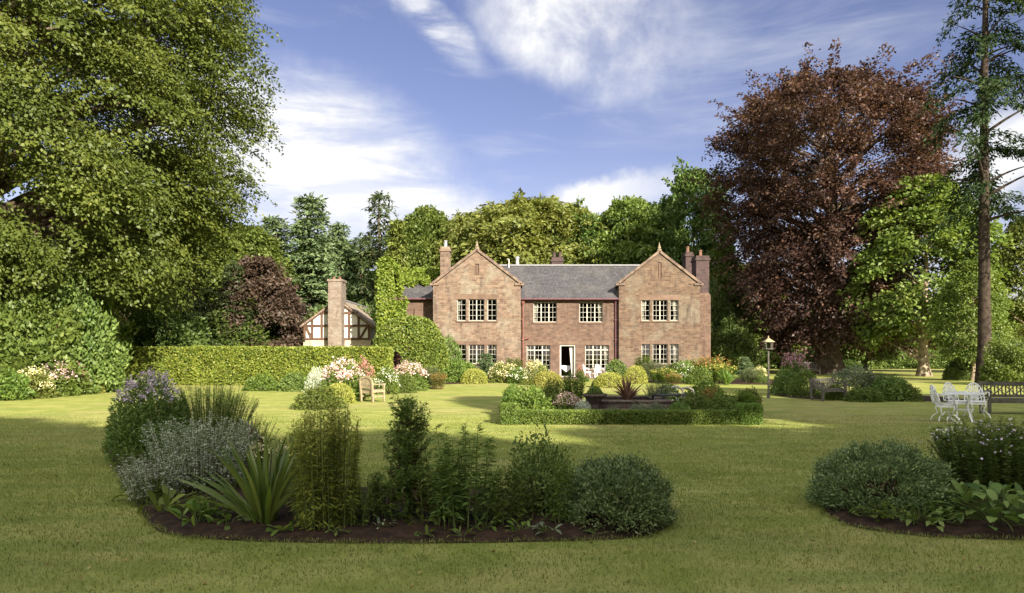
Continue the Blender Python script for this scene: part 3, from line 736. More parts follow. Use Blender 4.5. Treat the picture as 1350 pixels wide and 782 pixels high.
M['lf_grass'] = leaf_mat('grass blades', (0.085, 0.118, 0.022), (0.145, 0.172, 0.038), (0.25, 0.235, 0.08), 0.4, 0.02, 0.5, 0.7)
def edge_blades(lv, seed, poly, n):
    rng = np.random.default_rng(seed); q = np.array(poly); nx = np.roll(q, -1, 0); seg = np.linalg.norm(nx - q, axis=1)
    i = rng.choice(len(q), n, p=seg / seg.sum()); t = rng.random((n, 1)); P = q[i] * (1 - t) + nx[i] * t
    wv = .03 * np.sin(P[:, :1] * 9) + .03 * np.sin(P[:, 1:] * 13); c = nrm(q.mean(0) - P)
    P = P + c * (wv + .01 + rng.normal(size=(n, 1)) * .03); a = rng.random(n) * 6.283; ln = rng.uniform(.3, 1.1, n)
    lv.add(np.column_stack([P, np.full(n, -.002)]), np.stack([np.cos(a) * ln, np.sin(a) * ln, np.full(n, .7)], -1), np.stack([np.cos(a), np.sin(a), np.full(n, -.6)], -1), .042 * (.4 + rng.random(n)), .007, rng.random(n))
    return lv
tag(link('grass', edge_blades(edge_blades(grass_blades(11, 230000, 5.0, 22.0, .8), 13, BED_A, 9000), 14, BED_B, 5000).mesh('grass', M['lf_grass'])), kind='stuff')

def fallen_leaves(seed, n):
    rng = np.random.default_rng(seed); Y = 5.2 + 17 * rng.random(n) ** 1.4; X = (rng.random(n) * 2 - 1) * Y * .7
    lv = Leaves(); a = rng.random(n) * 6.283
    lv.add(np.column_stack([X, Y, np.full(n, .022)]), np.stack([np.cos(a), np.sin(a), rng.normal(size=n) * .2], -1), Z3 + rng.normal(size=(n, 3)) * .35, rng.uniform(.03, .06, n), .028, rng.random(n))
    return lv.mesh('fallen_leaves', leaf_mat('fallen leaves', (.09, .06, .025), (.2, .14, .05), (.34, .27, .11), .1))
tag(link('fallen_leaves', fallen_leaves(12, 420)), kind='stuff')
# ------------------------------------------------------------------ the country house
def wall_sheet(mb, x0, x1, z0, z1, Y, holes, reveal=0.2):
    xs = sorted({x0, x1, *[h[0] for h in holes], *[h[1] for h in holes]}); zs = sorted({z0, z1, *[h[2] for h in holes], *[h[3] for h in holes]})
    for a, b in zip(xs, xs[1:]):
        for c, d in zip(zs, zs[1:]):
            mx, mz = (a + b) / 2, (c + d) / 2
            if any(h[0] < mx < h[1] and h[2] < mz < h[3] for h in holes): continue
            mb.poly([(a, Y, c), (b, Y, c), (b, Y, d), (a, Y, d)])
    for a, b, c, d in holes:
        e = Y + reveal
        mb.poly([(a, Y, c), (a, Y, d), (a, e, d), (a, e, c)]); mb.poly([(b, Y, d), (b, Y, c), (b, e, c), (b, e, d)])
        mb.poly([(a, Y, c), (a, e, c), (b, e, c), (b, Y, c)]); mb.poly([(a, Y, d), (b, Y, d), (b, e, d), (a, e, d)])
def window(parent, h, Y, cols, rows, mull=(), transom=None, curtain=None, frame=0.045, bar=0.019, label=None):
    """white casement: frame with glazing bars, one pane sheet, optional curtains behind"""
    x0, x1, z0, z1 = h; y = Y + 0.1; m = MB(); f = frame; e = 0.004
    m.box(x0 + e, x0 + f, y, y + 0.06, z0 + e, z1 - e); m.box(x1 - f, x1 - e, y, y + 0.06, z0 + e, z1 - e)
    m.box(x0 + f, x1 - f, y + 0.002, y + 0.058, z0 + e, z0 + f); m.box(x0 + f, x1 - f, y + 0.002, y + 0.058, z1 - f, z1 - e)
    for k in mull: m.box(x0 + (x1 - x0) * k - 0.035, x0 + (x1 - x0) * k + 0.035, y + 0.001, y + 0.059, z0 + f, z1 - f)
    for i in range(1, cols):
        k = i / cols
        if any(abs(k - q) < 0.02 for q in mull): continue
        m.box(x0 + (x1 - x0) * k - bar / 2, x0 + (x1 - x0) * k + bar / 2, y + 0.012, y + 0.04, z0 + f, z1 - f)
    for i in range(1, rows):
        zz = z0 + (z1 - z0) * i / rows
        m.box(x0 + f, x1 - f, y + 0.01, y + 0.042, zz - bar / 2, zz + bar / 2)
    if transom: m.box(x0 + f, x1 - f, y + 0.003, y + 0.057, z0 + (z1 - z0) * transom - 0.035, z0 + (z1 - z0) * transom + 0.035)
    w = m.build('window', M['frame'], parent)
    p = MB(); p.poly([(x0 + f * .6, y + 0.026, z0 + f * .6), (x1 - f * .6, y + 0.026, z0 + f * .6), (x1 - f * .6, y + 0.026, z1 - f * .6), (x0 + f * .6, y + 0.026, z1 - f * .6)])
    p.build('pane', M['glass'], w)
    for side, width in (curtain or ()):
        c = MB(); n = 16; zs = [z0 + 0.02, z0 + (z1 - z0) * 0.3, z0 + (z1 - z0) * 0.5, z1 - 0.02]; wd = [0.85, 0.55, 0.75, 1.25]
        grid = []
        for zz, q in zip(zs, wd):
            row = []
            for i in range(n + 1):
                u = i / n * width * q
                xx = x0 + 0.05 + u if side == 'a' else x1 - 0.05 - u
                row.append((xx, y + 0.16 + 0.025 * math.sin(i * 2.1), zz))
            grid.append(row)
        for a, b in zip(grid, grid[1:]):
            for i in range(n): c.poly([a[i], a[i + 1], b[i + 1], b[i]])
        c.build('curtain', M['curtain'], w, smooth=True)
    s = MB(); s.box(x0 - 0.08, x1 + 0.08, Y - 0.06, Y + 0.1, z0 - 0.11, z0 - 0.002); s.build('sill', M['dressed'], w)
    return w
YG, YM, YB = 53.4, 53.78, 61.2                       # gable fronts, main front, back
house = empty('country_house', (3.8, 57, 0))
tag(house, 'two storey red sandstone country house with twin gables and white casement windows', 'house')
_loc = house.location.copy(); HP = empty('country_house_tmp')
def g_hole(a, b, t, bt, Y): return (wx(a, Y), wx(b, Y), wz(bt, Y), wz(t, Y))
H = HP
LG0, LG1, RG0, RG1 = wx(571, YG), wx(686.5, YG), wx(816, YG), wx(923, YG)
zk = wz(376, YG); zapL = wz(331.5, YG); zapR = wz(334, YG); zeM = wz(391.5, YM)
lightsL = [(602.5, 614.5), (618, 638.6), (642.6, 654.8)]
lightsR = [(845.8, 857), (860.6, 880.2), (883.4, 894.6)]
upL = [g_hole(a, b, 394.6, 423, YG) for a, b in lightsL]; loL = [g_hole(a, b, 454.6, 479.6, YG) for a, b in lightsL]
upR = [g_hole(a, b, 395.7, 422.8, YG) for a, b in lightsR]; loR = [g_hole(a, b, 453.8, 480.2, YG) for a, b in lightsR]
upM = [g_hole(703.3, 734, 398.6, 424.8, YM), g_hole(763.9, 794.6, 398.8, 424.8, YM)]
loM = [g_hole(694.4, 725.4, 455.2, 488, YM), g_hole(771.6, 802.8, 455, 487, YM)]
doorM = g_hole(738, 759, 454.6, 497, YM); doorM = (doorM[0], doorM[1], 0.0, doorM[3])
def gable_block(x0, x1, zap, holes, slit, stone):
    m = MB(); wall_sheet(m, x0, x1, 0, zk, YG, holes)
    xa = (x0 + x1) / 2
    sx0, sx1, sz0, sz1 = xa - 0.14, xa + 0.14, slit[0], slit[1]
    m.poly([(x0, YG, zk), (sx0, YG, zk), (sx0, YG, sz0), (sx0, YG, sz1), (sx0, YG, zap - 0.14 * (zap - zk) / (x1 - xa)), ])
    m.poly([(x1, YG, zk), (sx1, YG, zap - 0.14 * (zap - zk) / (x1 - xa)), (sx1, YG, sz1), (sx1, YG, sz0), (sx1, YG, zk)])
    m.poly([(sx0, YG, zk), (sx1, YG, zk), (sx1, YG, sz0), (sx0, YG, sz0)])
    m.poly([(sx0, YG, sz1), (sx1, YG, sz1), (sx1, YG, zap - 0.14 * (zap - zk) / (x1 - xa)), (xa, YG, zap), (sx0, YG, zap - 0.14 * (zap - zk) / (x1 - xa))])
    m.poly([(x0, YG, 0), (x0, YG, zk), (x0, YB, zk), (x0, YB, 0)]); m.poly([(x1, YG, 0), (x1, YB, 0), (x1, YB, zk), (x1, YG, zk)])
    m.poly([(x0, YB, 0), (x0, YB, zk), (xa, YB, zap), (x1, YB, zk), (x1, YB, 0)])
    m.build('wall', stone, H)
    s = MB(); s.box(sx0 + .003, sx1 - .003, YG + 0.07, YG + 0.3, sz0, sz1); s.box(xa - 0.05, xa + 0.05, YG + 0.02, YG + 0.068, sz0 + 0.1, sz1 - 0.1)
    s.poly([(sx0, YG, sz0), (sx0, YG, sz1), (sx0, YG + .07, sz1), (sx0, YG + .07, sz0)]); s.poly([(sx1, YG, sz0), (sx1, YG + .07, sz0), (sx1, YG + .07, sz1), (sx1, YG, sz1)])
    s.build('niche', M['dressed'], H)
    r = MB(); dz = 0.1
    for sgn, xe in ((-1, x0 - 0.12), (1, x1 + 0.12)):
        ze = zk - 0.12 * (zap - zk) / (x1 - xa)
        r.poly([(xe, YG + 0.18, ze + dz), (xa, YG + 0.18, zap + dz), (xa, YB + 0.2, zap + dz), (xe, YB + 0.2, ze + dz)])
        r.poly([(xe, YG + 0.18, ze), (xa, YG + 0.18, zap), (xa, YB + 0.2, zap), (xe, YB + 0.2, ze)])
        r.poly([(xe, YG + 0.18, ze), (xe, YG + 0.18, ze + dz), (xe, YB + 0.2, ze + dz), (xe, YB + 0.2, ze)])
    r.build('roof', M['slate'], H)
    c = MB()
    for xe in (x0 - 0.05, x1 + 0.05):
        a, b = Vector((xe, YG + 0.08, zk + 0.13)), Vector((xa, YG + 0.08, zap + 0.14)); c.bar(a, b, 0.36, 0.17, up=(0, 0, 1))
    c.box(x0 - 0.22, x0 + 0.42, YG - 0.1, YG + 0.3, zk - 0.02, zk + 0.14); c.box(x1 - 0.42, x1 + 0.22, YG - 0.1, YG + 0.3, zk - 0.02, zk + 0.14)
    c.build('coping', M['coping'], H)
    f = MB(); f.lathe([(0.17, 0.1), (0.17, 0.22), (0.1, 0.27), (0.13, 0.34), (0.08, 0.46), (0.04, 0.62), (0.015, 0.76)], 8, (xa, YG + 0.08, zap + 0.04)); f.build('finial', M['finial'], H)
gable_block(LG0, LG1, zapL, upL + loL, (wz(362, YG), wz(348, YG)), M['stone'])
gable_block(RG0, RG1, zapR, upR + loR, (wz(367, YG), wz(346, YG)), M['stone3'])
mm = MB(); wall_sheet(mm, LG1 + .003, RG0 - .003, 0, zeM, YM, upM + loM + [doorM])
mm.build('wall', M['stone2'], H); mm = MB(); mm.poly([(LG1, 60.6, 0), (RG0, 60.6, 0), (RG0, 60.6, zeM), (LG1, 60.6, zeM)]); mm.build('wall', M['stone2'], H)
# dressed lintels and relieving bands above the gable windows (3 mm proud)
def lintel(*b):
    lt = MB(); lt.box(*b); lt.build('lintel', M['dressed'], H)
for hs in (upL, upR): lintel(hs[0][0] - 0.15, hs[2][1] + 0.18, YG - 0.006, YG + 0.05, hs[0][3] + 0.004, hs[0][3] + 0.36)
for hs in (loL, loR): lintel(hs[0][0] - 0.15, hs[2][1] + 0.18, YG - 0.006, YG + 0.05, hs[0][3] + 0.004, hs[0][3] + 0.26)
for h in upM + loM + [doorM]: lintel(h[0] - 0.12, h[1] + 0.12, YM - 0.006, YM + 0.05, h[3] + 0.004, h[3] + 0.24)
for k, hs in enumerate((upL, loL, upR, loR)):
    cur = {0: (('a', .16), None, None), 1: (None, None, ('b', .16)), 2: (('a', .3), None, ('b', .36)), 3: (('a', .12), None, ('b', .3))}[k]
    for h, n, cu in zip(hs, (2, 4, 2), cur): window(H, h, YG, n, 4, mull=(0.5,) if n == 4 else (), curtain=[cu] if cu else None)
for h, cu in zip(upM, ([('a', .3)], [('b', .3)])): window(H, h, YM, 6, 4, mull=(1 / 3, 2 / 3), curtain=cu)
for h, cu in zip(loM, ([('a', .1)], [('b', .3)])): window(H, h, YM, 6, 5, mull=(1 / 3, 2 / 3), transom=0.8, curtain=cu)
# french door standing open
d = MB(); x0, x1, z0, z1 = doorM
d.box(x0 + .004, x0 + 0.1, YM + .06, YM + .16, 0.02, z1 - .004); d.box(x1 - 0.1, x1 - .004, YM + .06, YM + .16, 0.02, z1 - .004); d.box(x0 + .1, x1 - .1, YM + .062, YM + .158, z1 - 0.09, z1 - .004); d.box(x0 + .004, x1 - .004, YM - 0.1, YM + .2, 0.006, 0.06)
fr = d.build('door_frame', M['frame'], H)
lf = MB(); xh = x1 - 0.12
for a, b, c, e in ((0, 0.06, 0.06, 2.2), (0.42, 0.48, 0.06, 2.2)): lf.box(xh - .045, xh, YM + .2 + a, YM + .2 + b, c, e)
for zc in (0.1, 0.8, 1.5, 2.16): lf.box(xh - .04, xh - .005, YM + .26, YM + .62, zc - .04, zc + .04)
lf.build('door_leaf', M['frame'], fr); cu = MB()
for i in range(10):
    a, b = i / 10 * .32, (i + 1) / 10 * .32
    cu.poly([(x1 - .12 - a * .5, YM + .3 + .02 * math.sin(i * 2), .1), (x1 - .12 - b * .5, YM + .3 + .02 * math.sin(i * 2 + 2), .1), (x1 - .12 - b, YM + .3 + .02 * math.sin(i * 2 + 2), 2.15), (x1 - .12 - a, YM + .3 + .02 * math.sin(i * 2), 2.15)])
cu.build('curtain', M['curtain'], fr)
# main roof between the gables
zr = 8.2; yr = 57.3; r = MB(); ov = YM - 0.28
sl_ = (zr - zeM) / (yr - YM); ze = zeM - 0.28 * sl_
xa, xb = LG0 + 2.2, RG1 - 2.4
r.poly([(LG1 + .01, ov, ze + .1), (RG0 - .01, ov, ze + .1), (xb, yr, zr + .1), (xa, yr, zr + .1)])
r.poly([(LG1 + .01, ov, ze), (LG1 + .01, ov, ze + .1), (RG0 - .01, ov, ze + .1), (RG0 - .01, ov, ze)][::-1])
r.poly([(LG1 + .01, ov, ze), (RG0 - .01, ov, ze), (RG0 - .01, YM, zeM), (LG1 + .01, YM, zeM)])
r.poly([(xa, yr, zr + .1), (xb, yr, zr + .1), (RG0, 60.9, ze + .1), (LG1, 60.9, ze + .1)]); r.build('roof', M['slate'], H)
rd = MB(); rd.bar((xa, yr, zr + .12), (xb, yr, zr + .12), .26, .1); rd.build('ridge', M['ridge'], H)
gt = MB(); gt.tube([(LG1 + .02, ov - .06, ze + .02), (RG0 - .02, ov - .06, ze + .02)], .065, 8); gt.build('gutter', M['pipe_dark'], H)
def pipe(x, y, zt, mat, hopper=True, dx=0.0):
    p = MB(); p.tube([(x, y, 0.05), (x, y, zt)], .05, 8)
    for zz in (1.2, 2.6, 4.0): p.box(x - .075, x + .075, y - .06, y + .06, zz, zz + .07)
    if hopper: p.lathe([(.06, 0), (.14, .18), (.15, .3), (.15, .34)], 8, (x, y, zt - .02))
    if dx: p.tube([(x, y, zt + .2), (x + dx, y - .02, zt + .42)], .045, 6); p.tube([(x, y, 2.66), (x + dx * 1.3, y, 2.78)], .05, 6)
    p.build('downpipe', mat, H)
pipe(LG1 + .16, YM - .1, 5.1, M['pipe_red'], dx=.36); pipe(RG0 - .2, YM - .1, 5.25, M['pipe_dark'])
def stack(x0, x1, y0, y1, z0, z1, mat, pots=1, cap=True, breast=None, pot_mat=None):
    m = MB(); m.box(x0, x1, y0, y1, z0, z1 - .35 if cap else z1)
    if cap: m.box(x0 - .07, x1 + .07, y0 - .07, y1 + .07, z1 - .348, z1 - .2); m.box(x0 - .01, x1 + .01, y0 - .01, y1 + .01, z1 - .198, z1)
    c = m.build('chimney', mat, H)
    for i in range(pots):
        p = MB(); xx = x0 + (x1 - x0) * (i + .5) / pots; p.lathe([(.14, 0), (.13, .1), (.11, .38), (.14, .42), (.14, .48)], 10, (xx, (y0 + y1) / 2, z1 + .002)); p.build('chimney_pot', pot_mat or M['terracotta'], c)
stack(wx(580.5, 55), wx(593, 55), 55, 55.9, 6.3, wz(325, 55), M['stack_warm'], 1, pot_mat=M['lead'])
stack(wx(917, 55.6), wx(934, 55.6), 55.4, 56.8, 5.9, wz(337, 55.4), M['stack_dark'], 1)
m = MB(); m.box(RG1 + .003, wx(937, 55.2), 55.2, 57.2, 0, 5.9); m.poly([(RG1, 55.2, 5.9), (wx(937, 55.2), 55.2, 5.9), (wx(934, 55.4), 55.4, 6.1), (RG1, 55.4, 6.1)]); m.build('chimney_breast', M['stone2'], H)
stack(wx(902.5, 59), wx(912, 59), 58.6, 59.8, 6.5, wz(333, 59), M['stack_dark'], 1)
stack(wx(727, 60), wx(742, 60), 59.6, 60.6, 6.2, wz(340, 60), M['stack_dark'], 2, pot_mat=M['stack_dark'])
fl = MB(); fl.lathe([(.13, 0), (.13, .55), (.17, .58), (.17, .72), (.1, .76)], 10, (wx(682, 57.5), 57.5, zr + .05)); fl.build('flue', M['lead'], H)
fl = MB(); fl.tube([(wx(671, 57), 57, zr - .1), (wx(671, 57), 57, zr + .55), (wx(668.5, 57), 57, zr + .55)], .03, 6); fl.build('vent_pipe', M['white'], H)
# lower wing with slate roof
wv0, wv1, YW = wx(503, 55), LG0 - .003, 55.0; zeW = wz(392, YW); m = MB()
m.poly([(wv0, YW, 0), (wv1, YW, 0), (wv1, YW, zeW), (wv0, YW, zeW)]); m.poly([(wv0, YW, 0), (wv0, YW, zeW), (wv0, 61, zeW), (wv0, 61, 0)]); m.poly([(wv0, YW, zeW), (wv0, 58, 7.7), (wv0, 61, zeW)]); m.build('wall', M['stone2'], H)
r = MB(); r.poly([(wv0 - .2, YW - .25, zeW - .1), (wv1, YW - .25, zeW - .1), (wv1, 58, 7.75), (wv0 - .2, 58, 7.75)]); r.poly([(wv0 - .2, 58, 7.75), (wv1, 58, 7.75), (wv1, 61.2, zeW - .1), (wv0 - .2, 61.2, zeW - .1)])
r.poly([(wv0 - .2, YW - .25, zeW - .2), (wv1, YW - .25, zeW - .2), (wv1, YW - .25, zeW - .1), (wv0 - .2, YW - .25, zeW - .1)]); r.build('roof', M['slate'], H)
gt = MB(); gt.tube([(wv0 - .2, YW - .32, zeW - .14), (wv1 - .01, YW - .32, zeW - .14)], .07, 8); gt.build('gutter', M['pipe_dark'], H)
stack(-9.35, -8.6, 55.4, 56.4, 5.8, 7.9, M['stack_warm'], 0)
# rooms behind the windows
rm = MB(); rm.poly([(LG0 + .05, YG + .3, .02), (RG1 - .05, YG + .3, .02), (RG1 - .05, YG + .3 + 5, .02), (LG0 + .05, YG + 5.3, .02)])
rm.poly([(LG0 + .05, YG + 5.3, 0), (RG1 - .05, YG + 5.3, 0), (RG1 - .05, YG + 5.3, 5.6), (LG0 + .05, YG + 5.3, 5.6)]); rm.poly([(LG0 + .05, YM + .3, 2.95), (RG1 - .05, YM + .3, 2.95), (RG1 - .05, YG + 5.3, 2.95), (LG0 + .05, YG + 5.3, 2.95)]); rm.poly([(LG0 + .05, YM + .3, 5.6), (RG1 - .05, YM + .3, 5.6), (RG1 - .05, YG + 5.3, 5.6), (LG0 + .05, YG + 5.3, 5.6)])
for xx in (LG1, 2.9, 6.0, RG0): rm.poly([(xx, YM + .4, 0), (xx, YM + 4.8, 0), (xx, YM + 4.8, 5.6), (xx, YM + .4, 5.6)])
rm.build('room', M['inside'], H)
for ch in list(HP.children):
    ch.parent = house; ch.location = -_loc
bpy.data.objects.remove(HP)
# ------------------------------------------------------------------ timber framed cottage
YC = 60.0
def cp(px, py, Y=YC): return (wx(px, Y), Y, wz(py, Y))
cot = empty('timber_cottage', (wx(446, YC), YC, 0)); tag(cot, 'small cottage with brown timber framed white gable and stone slate roof', 'cottage')
cot_off = Vector((-cot.location.x, -YC, 0))
def cb(mb, name, mat, parent=None, **k):
    o = mb.build(name, mat, parent or cot, **k)
    if parent is None: o.location = cot_off
    return o
xl, xr, xa = wx(401, YC), wx(488, YC), wx(446, YC); zs, zpl, zap = wz(428, YC), wz(448, YC), wz(396, YC); YE = 74
m = MB(); m.poly([(xl, YC, zpl), (xr, YC, zpl), (xr, YC, zs), (xa, YC, zap), (xl, YC, zs)]); m.poly([(xr, YC, zpl), (xr, YE, zpl), (xr, YE, zs), (xr, YC, zs)]); m.poly([(xl, YC, zpl), (xl, YC, zs), (xl, YE, zs), (xl, YE, zpl)]); cb(m, 'wall', M['render'])
m = MB(); m.box(xl - .05, xr + .05, YC - .06, YE, 0, zpl); cb(m, 'plinth', M['rubble'])
t = MB(); y0 = YC - .045
def tb(a, b, w=.17, dd=.09): 
    A, B = Vector(cp(*a)), Vector(cp(*b)); A.y = B.y = y0 + random.Random(str(a) + str(b)).uniform(-.012, .012); t.bar(A, B, w, dd, up=(0, 1, 0)) if False else t.bar(A, B, dd, w, up=(0, 0, 1) if abs((B - A).normalized().z) < .9 else (1, 0, 0))
for a, b in (((401, 447), (488, 447)), ((401, 429.5), (488, 429.5)), ((421, 412.5), (472, 412.5)), ((402, 447), (402, 428)), ((412, 447), (412, 421)), ((424.5, 447), (424.5, 412)), ((460.5, 447), (460.5, 408)), ((473, 447), (473, 417)), ((486.5, 447), (486.5, 429)), ((404, 431), (411, 446)), ((484, 431), (475, 446))): tb(a, b)
cb(t, 'timber_frame', M['timber'])
t = MB(); t.bar((xl - .25, YC - .14, zs - .17), (xa, YC - .14, zap + .06), .09, .22); t.bar((xr + .25, YC - .14, zs - .17), (xa, YC - .14, zap + .06), .09, .22); cb(t, 'bargeboard', M['timber'])
r = MB(); sl2 = (zap - zs) / (xr - xa); o = .3
for s, xe in ((-1, xl - o), (1, xr + o)):
    zz = zs - o * sl2 + .1
    r.poly([(xe, YC - .2, zz), (xa, YC - .2, zap + .12), (xa, YE, zap + .12), (xe, YE, zz)]); r.poly([(xe, YC - .2, zz - .1), (xa, YC - .2, zap + .02), (xa, YE, zap + .02), (xe, YE, zz - .1)]); r.poly([(xe, YC - .2, zz - .1), (xe, YC - .2, zz), (xe, YE, zz), (xe, YE, zz - .1)]); r.poly([(xe, YC - .2, zz - .1), (xa, YC - .2, zap + .02), (xa, YC - .2, zap + .12), (xe, YC - .2, zz)])
cb(r, 'roof', M['tile'])
rd = MB(); rd.bar((xa, YC - .2, zap + .14), (xa, YE, zap + .14), .24, .1); cb(rd, 'ridge', M['ridge'])
# a short cross wing at the far end of the cottage
m = MB(); m.box(xr + .02, xr + 1.6, YC + 7, YC + 10.5, 0, zs - .3); cb(m, 'side_wing', M['render'])
r = MB(); r.poly([(xr - 1.2, YC + 6.7, zs - .25), (xr + 1.9, YC + 6.7, zs - .25), (xr + 1.9, YC + 8.7, zap - .5), (xr - 1.2, YC + 8.7, zap - .5)]); r.poly([(xr - 1.2, YC + 10.8, zs - .25), (xr + 1.9, YC + 10.8, zs - .25), (xr + 1.9, YC + 8.7, zap - .5), (xr - 1.2, YC + 8.7, zap - .5)]); cb(r, 'side_roof', M['tile'])
c = MB(); yc = 58.9; x0, x1 = wx(432.5, yc), wx(450.5, yc); c.box(x0, x1, yc, YC - .07, 0, wz(408, yc)); c.box(x0, x1, yc, yc + 1.5, wz(408, yc), wz(371, yc)); c.box(x0 - .06, x1 + .06, yc - .06, yc + 1.56, wz(371, yc) + .002, wz(368, yc))
ch = cb(c, 'chimney', M['stack_pale'])
for k in (.28, .72):
    p = MB(); p.lathe([(.13, 0), (.11, .1), (.1, .22), (.13, .25)], 8, (x0 + (x1 - x0) * k, yc + .7, wz(368, yc) + .002)); p.build('chimney_pot', M['terracotta'], ch)
# ------------------------------------------------------------------ trees
def prof(*pts):
    ts, rs = zip(*pts)
    return lambda t: np.interp(t, ts, rs)
def hgt(py, Y): return CH - (py - HY) * Y / F
def tree(kind, T, px, top, Y, wpx, label, cat='tree', group=None, rz=0.0):
    h = hgt(top, Y); parts, ph, pw = T
    return plant(kind, parts, px, Y, label, cat, group, (wpx * Y / F / pw, wpx * Y / F / pw, h / ph), rz)
def cut_left(c): return c[:, 0] > -3.0
BIG = tree_proto(3, 24, 3.5, prof((0, 6.6), (.1, 8.4), (.3, 9.3), (.42, 8.9), (.6, 7.8), (.8, 6.0), (1, 1)), 13500, 60, 1.3, .115, .075, M['lf_beech'], M['bark'], r0=.62, droop=.4, flat=.05, nn=.4,
                 lobes=260, pull=.55, tilt=(-.4, .4), inner=.25, lump=.22, twign=400, cut=cut_left, ptop=.95, wide=.36, boughs=300)
plant('beech_tree', BIG, -40, 37, s=1.45, label= 'huge spreading green tree overhanging the garden shrubs, its trunk at the edge of the picture', cat='tree')
COP = tree_proto(8, 24.0, 3.0, prof((0, 4.2), (.15, 5.4), (.4, 6.5), (.62, 8.0), (.78, 8.6), (.9, 7.0), (1, 3.4)), 3900, 40, 2.5, .25, .15, M['lf_copper'], M['bark'], r0=.95, droop=.42, flat=.09,
                 lobes=170, pull=.6, tilt=(-.6, 1.3), inner=.25, lump=.34, twign=500, wide=.2, ptop=.85, boughs=300)
plant('copper_beech', COP, 1092, 62, s=.97, label= 'large copper beech with dark red foliage beside the house', cat='tree', rz=1.0)
D1 = (tree_proto(21, 18, 2.2, prof((0, 4.2), (.3, 6.0), (.6, 5.6), (.85, 3.8), (1, 1)), 1500, 26, 1.9, .42, .27, M['lf_mid'], M['bark'], r0=.38, droop=.3, lobes=46, pull=.5, lump=.22), 18, 12)
D2 = (tree_proto(22, 17, 2.0, prof((0, 4.0), (.3, 6.0), (.6, 5.6), (.85, 3.8), (1, 1)), 1500, 26, 1.8, .42, .28, M['lf_bright'], M['bark'], r0=.36, droop=.3, lobes=42, pull=.6, lump=.3, tilt=(-.1, .6), boughs=60), 17, 12)
D3 = (tree_proto(23, 18, 2.0, prof((0, 4.0), (.3, 6.0), (.6, 5.8), (.85, 4.2), (1, 1.2)), 1600, 26, 1.8, .42, .28, M['lf_dark'], M['bark'], r0=.4, droop=.25, lobes=50, pull=.55, lump=.3, boughs=60), 18, 12)
WP = (tree_proto(24, 18, 1.5, prof((0, 4.6), (.3, 6.2), (.6, 5.8), (.85, 4.2), (1, 1.2)), 1700, 26, 2.2, .46, .2, M['lf_yellow'], M['bark'], r0=.4, droop=.95, flat=.1, lobes=60, pull=.4, tilt=(-.2, .8), lump=.36, wide=.22, boughs=110), 18, 12)
PU = (tree_proto(25, 9, .6, prof((0, 2.8), (.3, 3.6), (.6, 3.2), (.85, 2.0), (1, .6)), 900, 26, 1.2, .27, .16, M['lf_purple'], M['bark'], r0=.25, droop=.35, lobes=34, pull=.5, lump=.2), 9, 7.2)
GR = (tree_proto(26, 17, 3.6, prof((0, 4.2), (.25, 5.4), (.5, 5.0), (.8, 3.4), (1, .8)), 1250, 26, 1.6, .36, .23, M['lf_bright'], M['bark_pale'], r0=.4, droop=.4, lobes=44, pull=.5, lump=.25, twign=150, tilt=(-.3, .5)), 17, 11)
FI = (conifer_proto(31, 18, 1.0, 4.2, 30, 9, M['lf_fir'], M['bark'], 1.5, 15, .5, .17, r0=.34, droop=.25, power=.72, gap=.1, up=.25), 18, 8.4)
SP = (conifer_proto(32, 18, 1.5, 3.3, 26, 7, M['lf_spruce'], M['bark'], 1.3, 13, .46, .15, r0=.34, droop=.4, power=.7, gap=.15, up=.05), 18, 6.6)
SB = (conifer_proto(33, 18, 6.5, 3.0, 20, 7, M['lf_spruce'], M['bark_pale'], 1.2, 12, .46, .15, r0=.3, droop=.4, power=.55, gap=.25, up=.1), 18, 6)
CYP = (conifer_proto(34, 14, .3, 2.1, 34, 8, M['lf_cypress'], M['bark'], .9, 14, .42, .17, r0=.25, droop=.3, power=.6, gap=.05, up=.2), 14, 4.2)
G = 'trees of the wood behind the house'
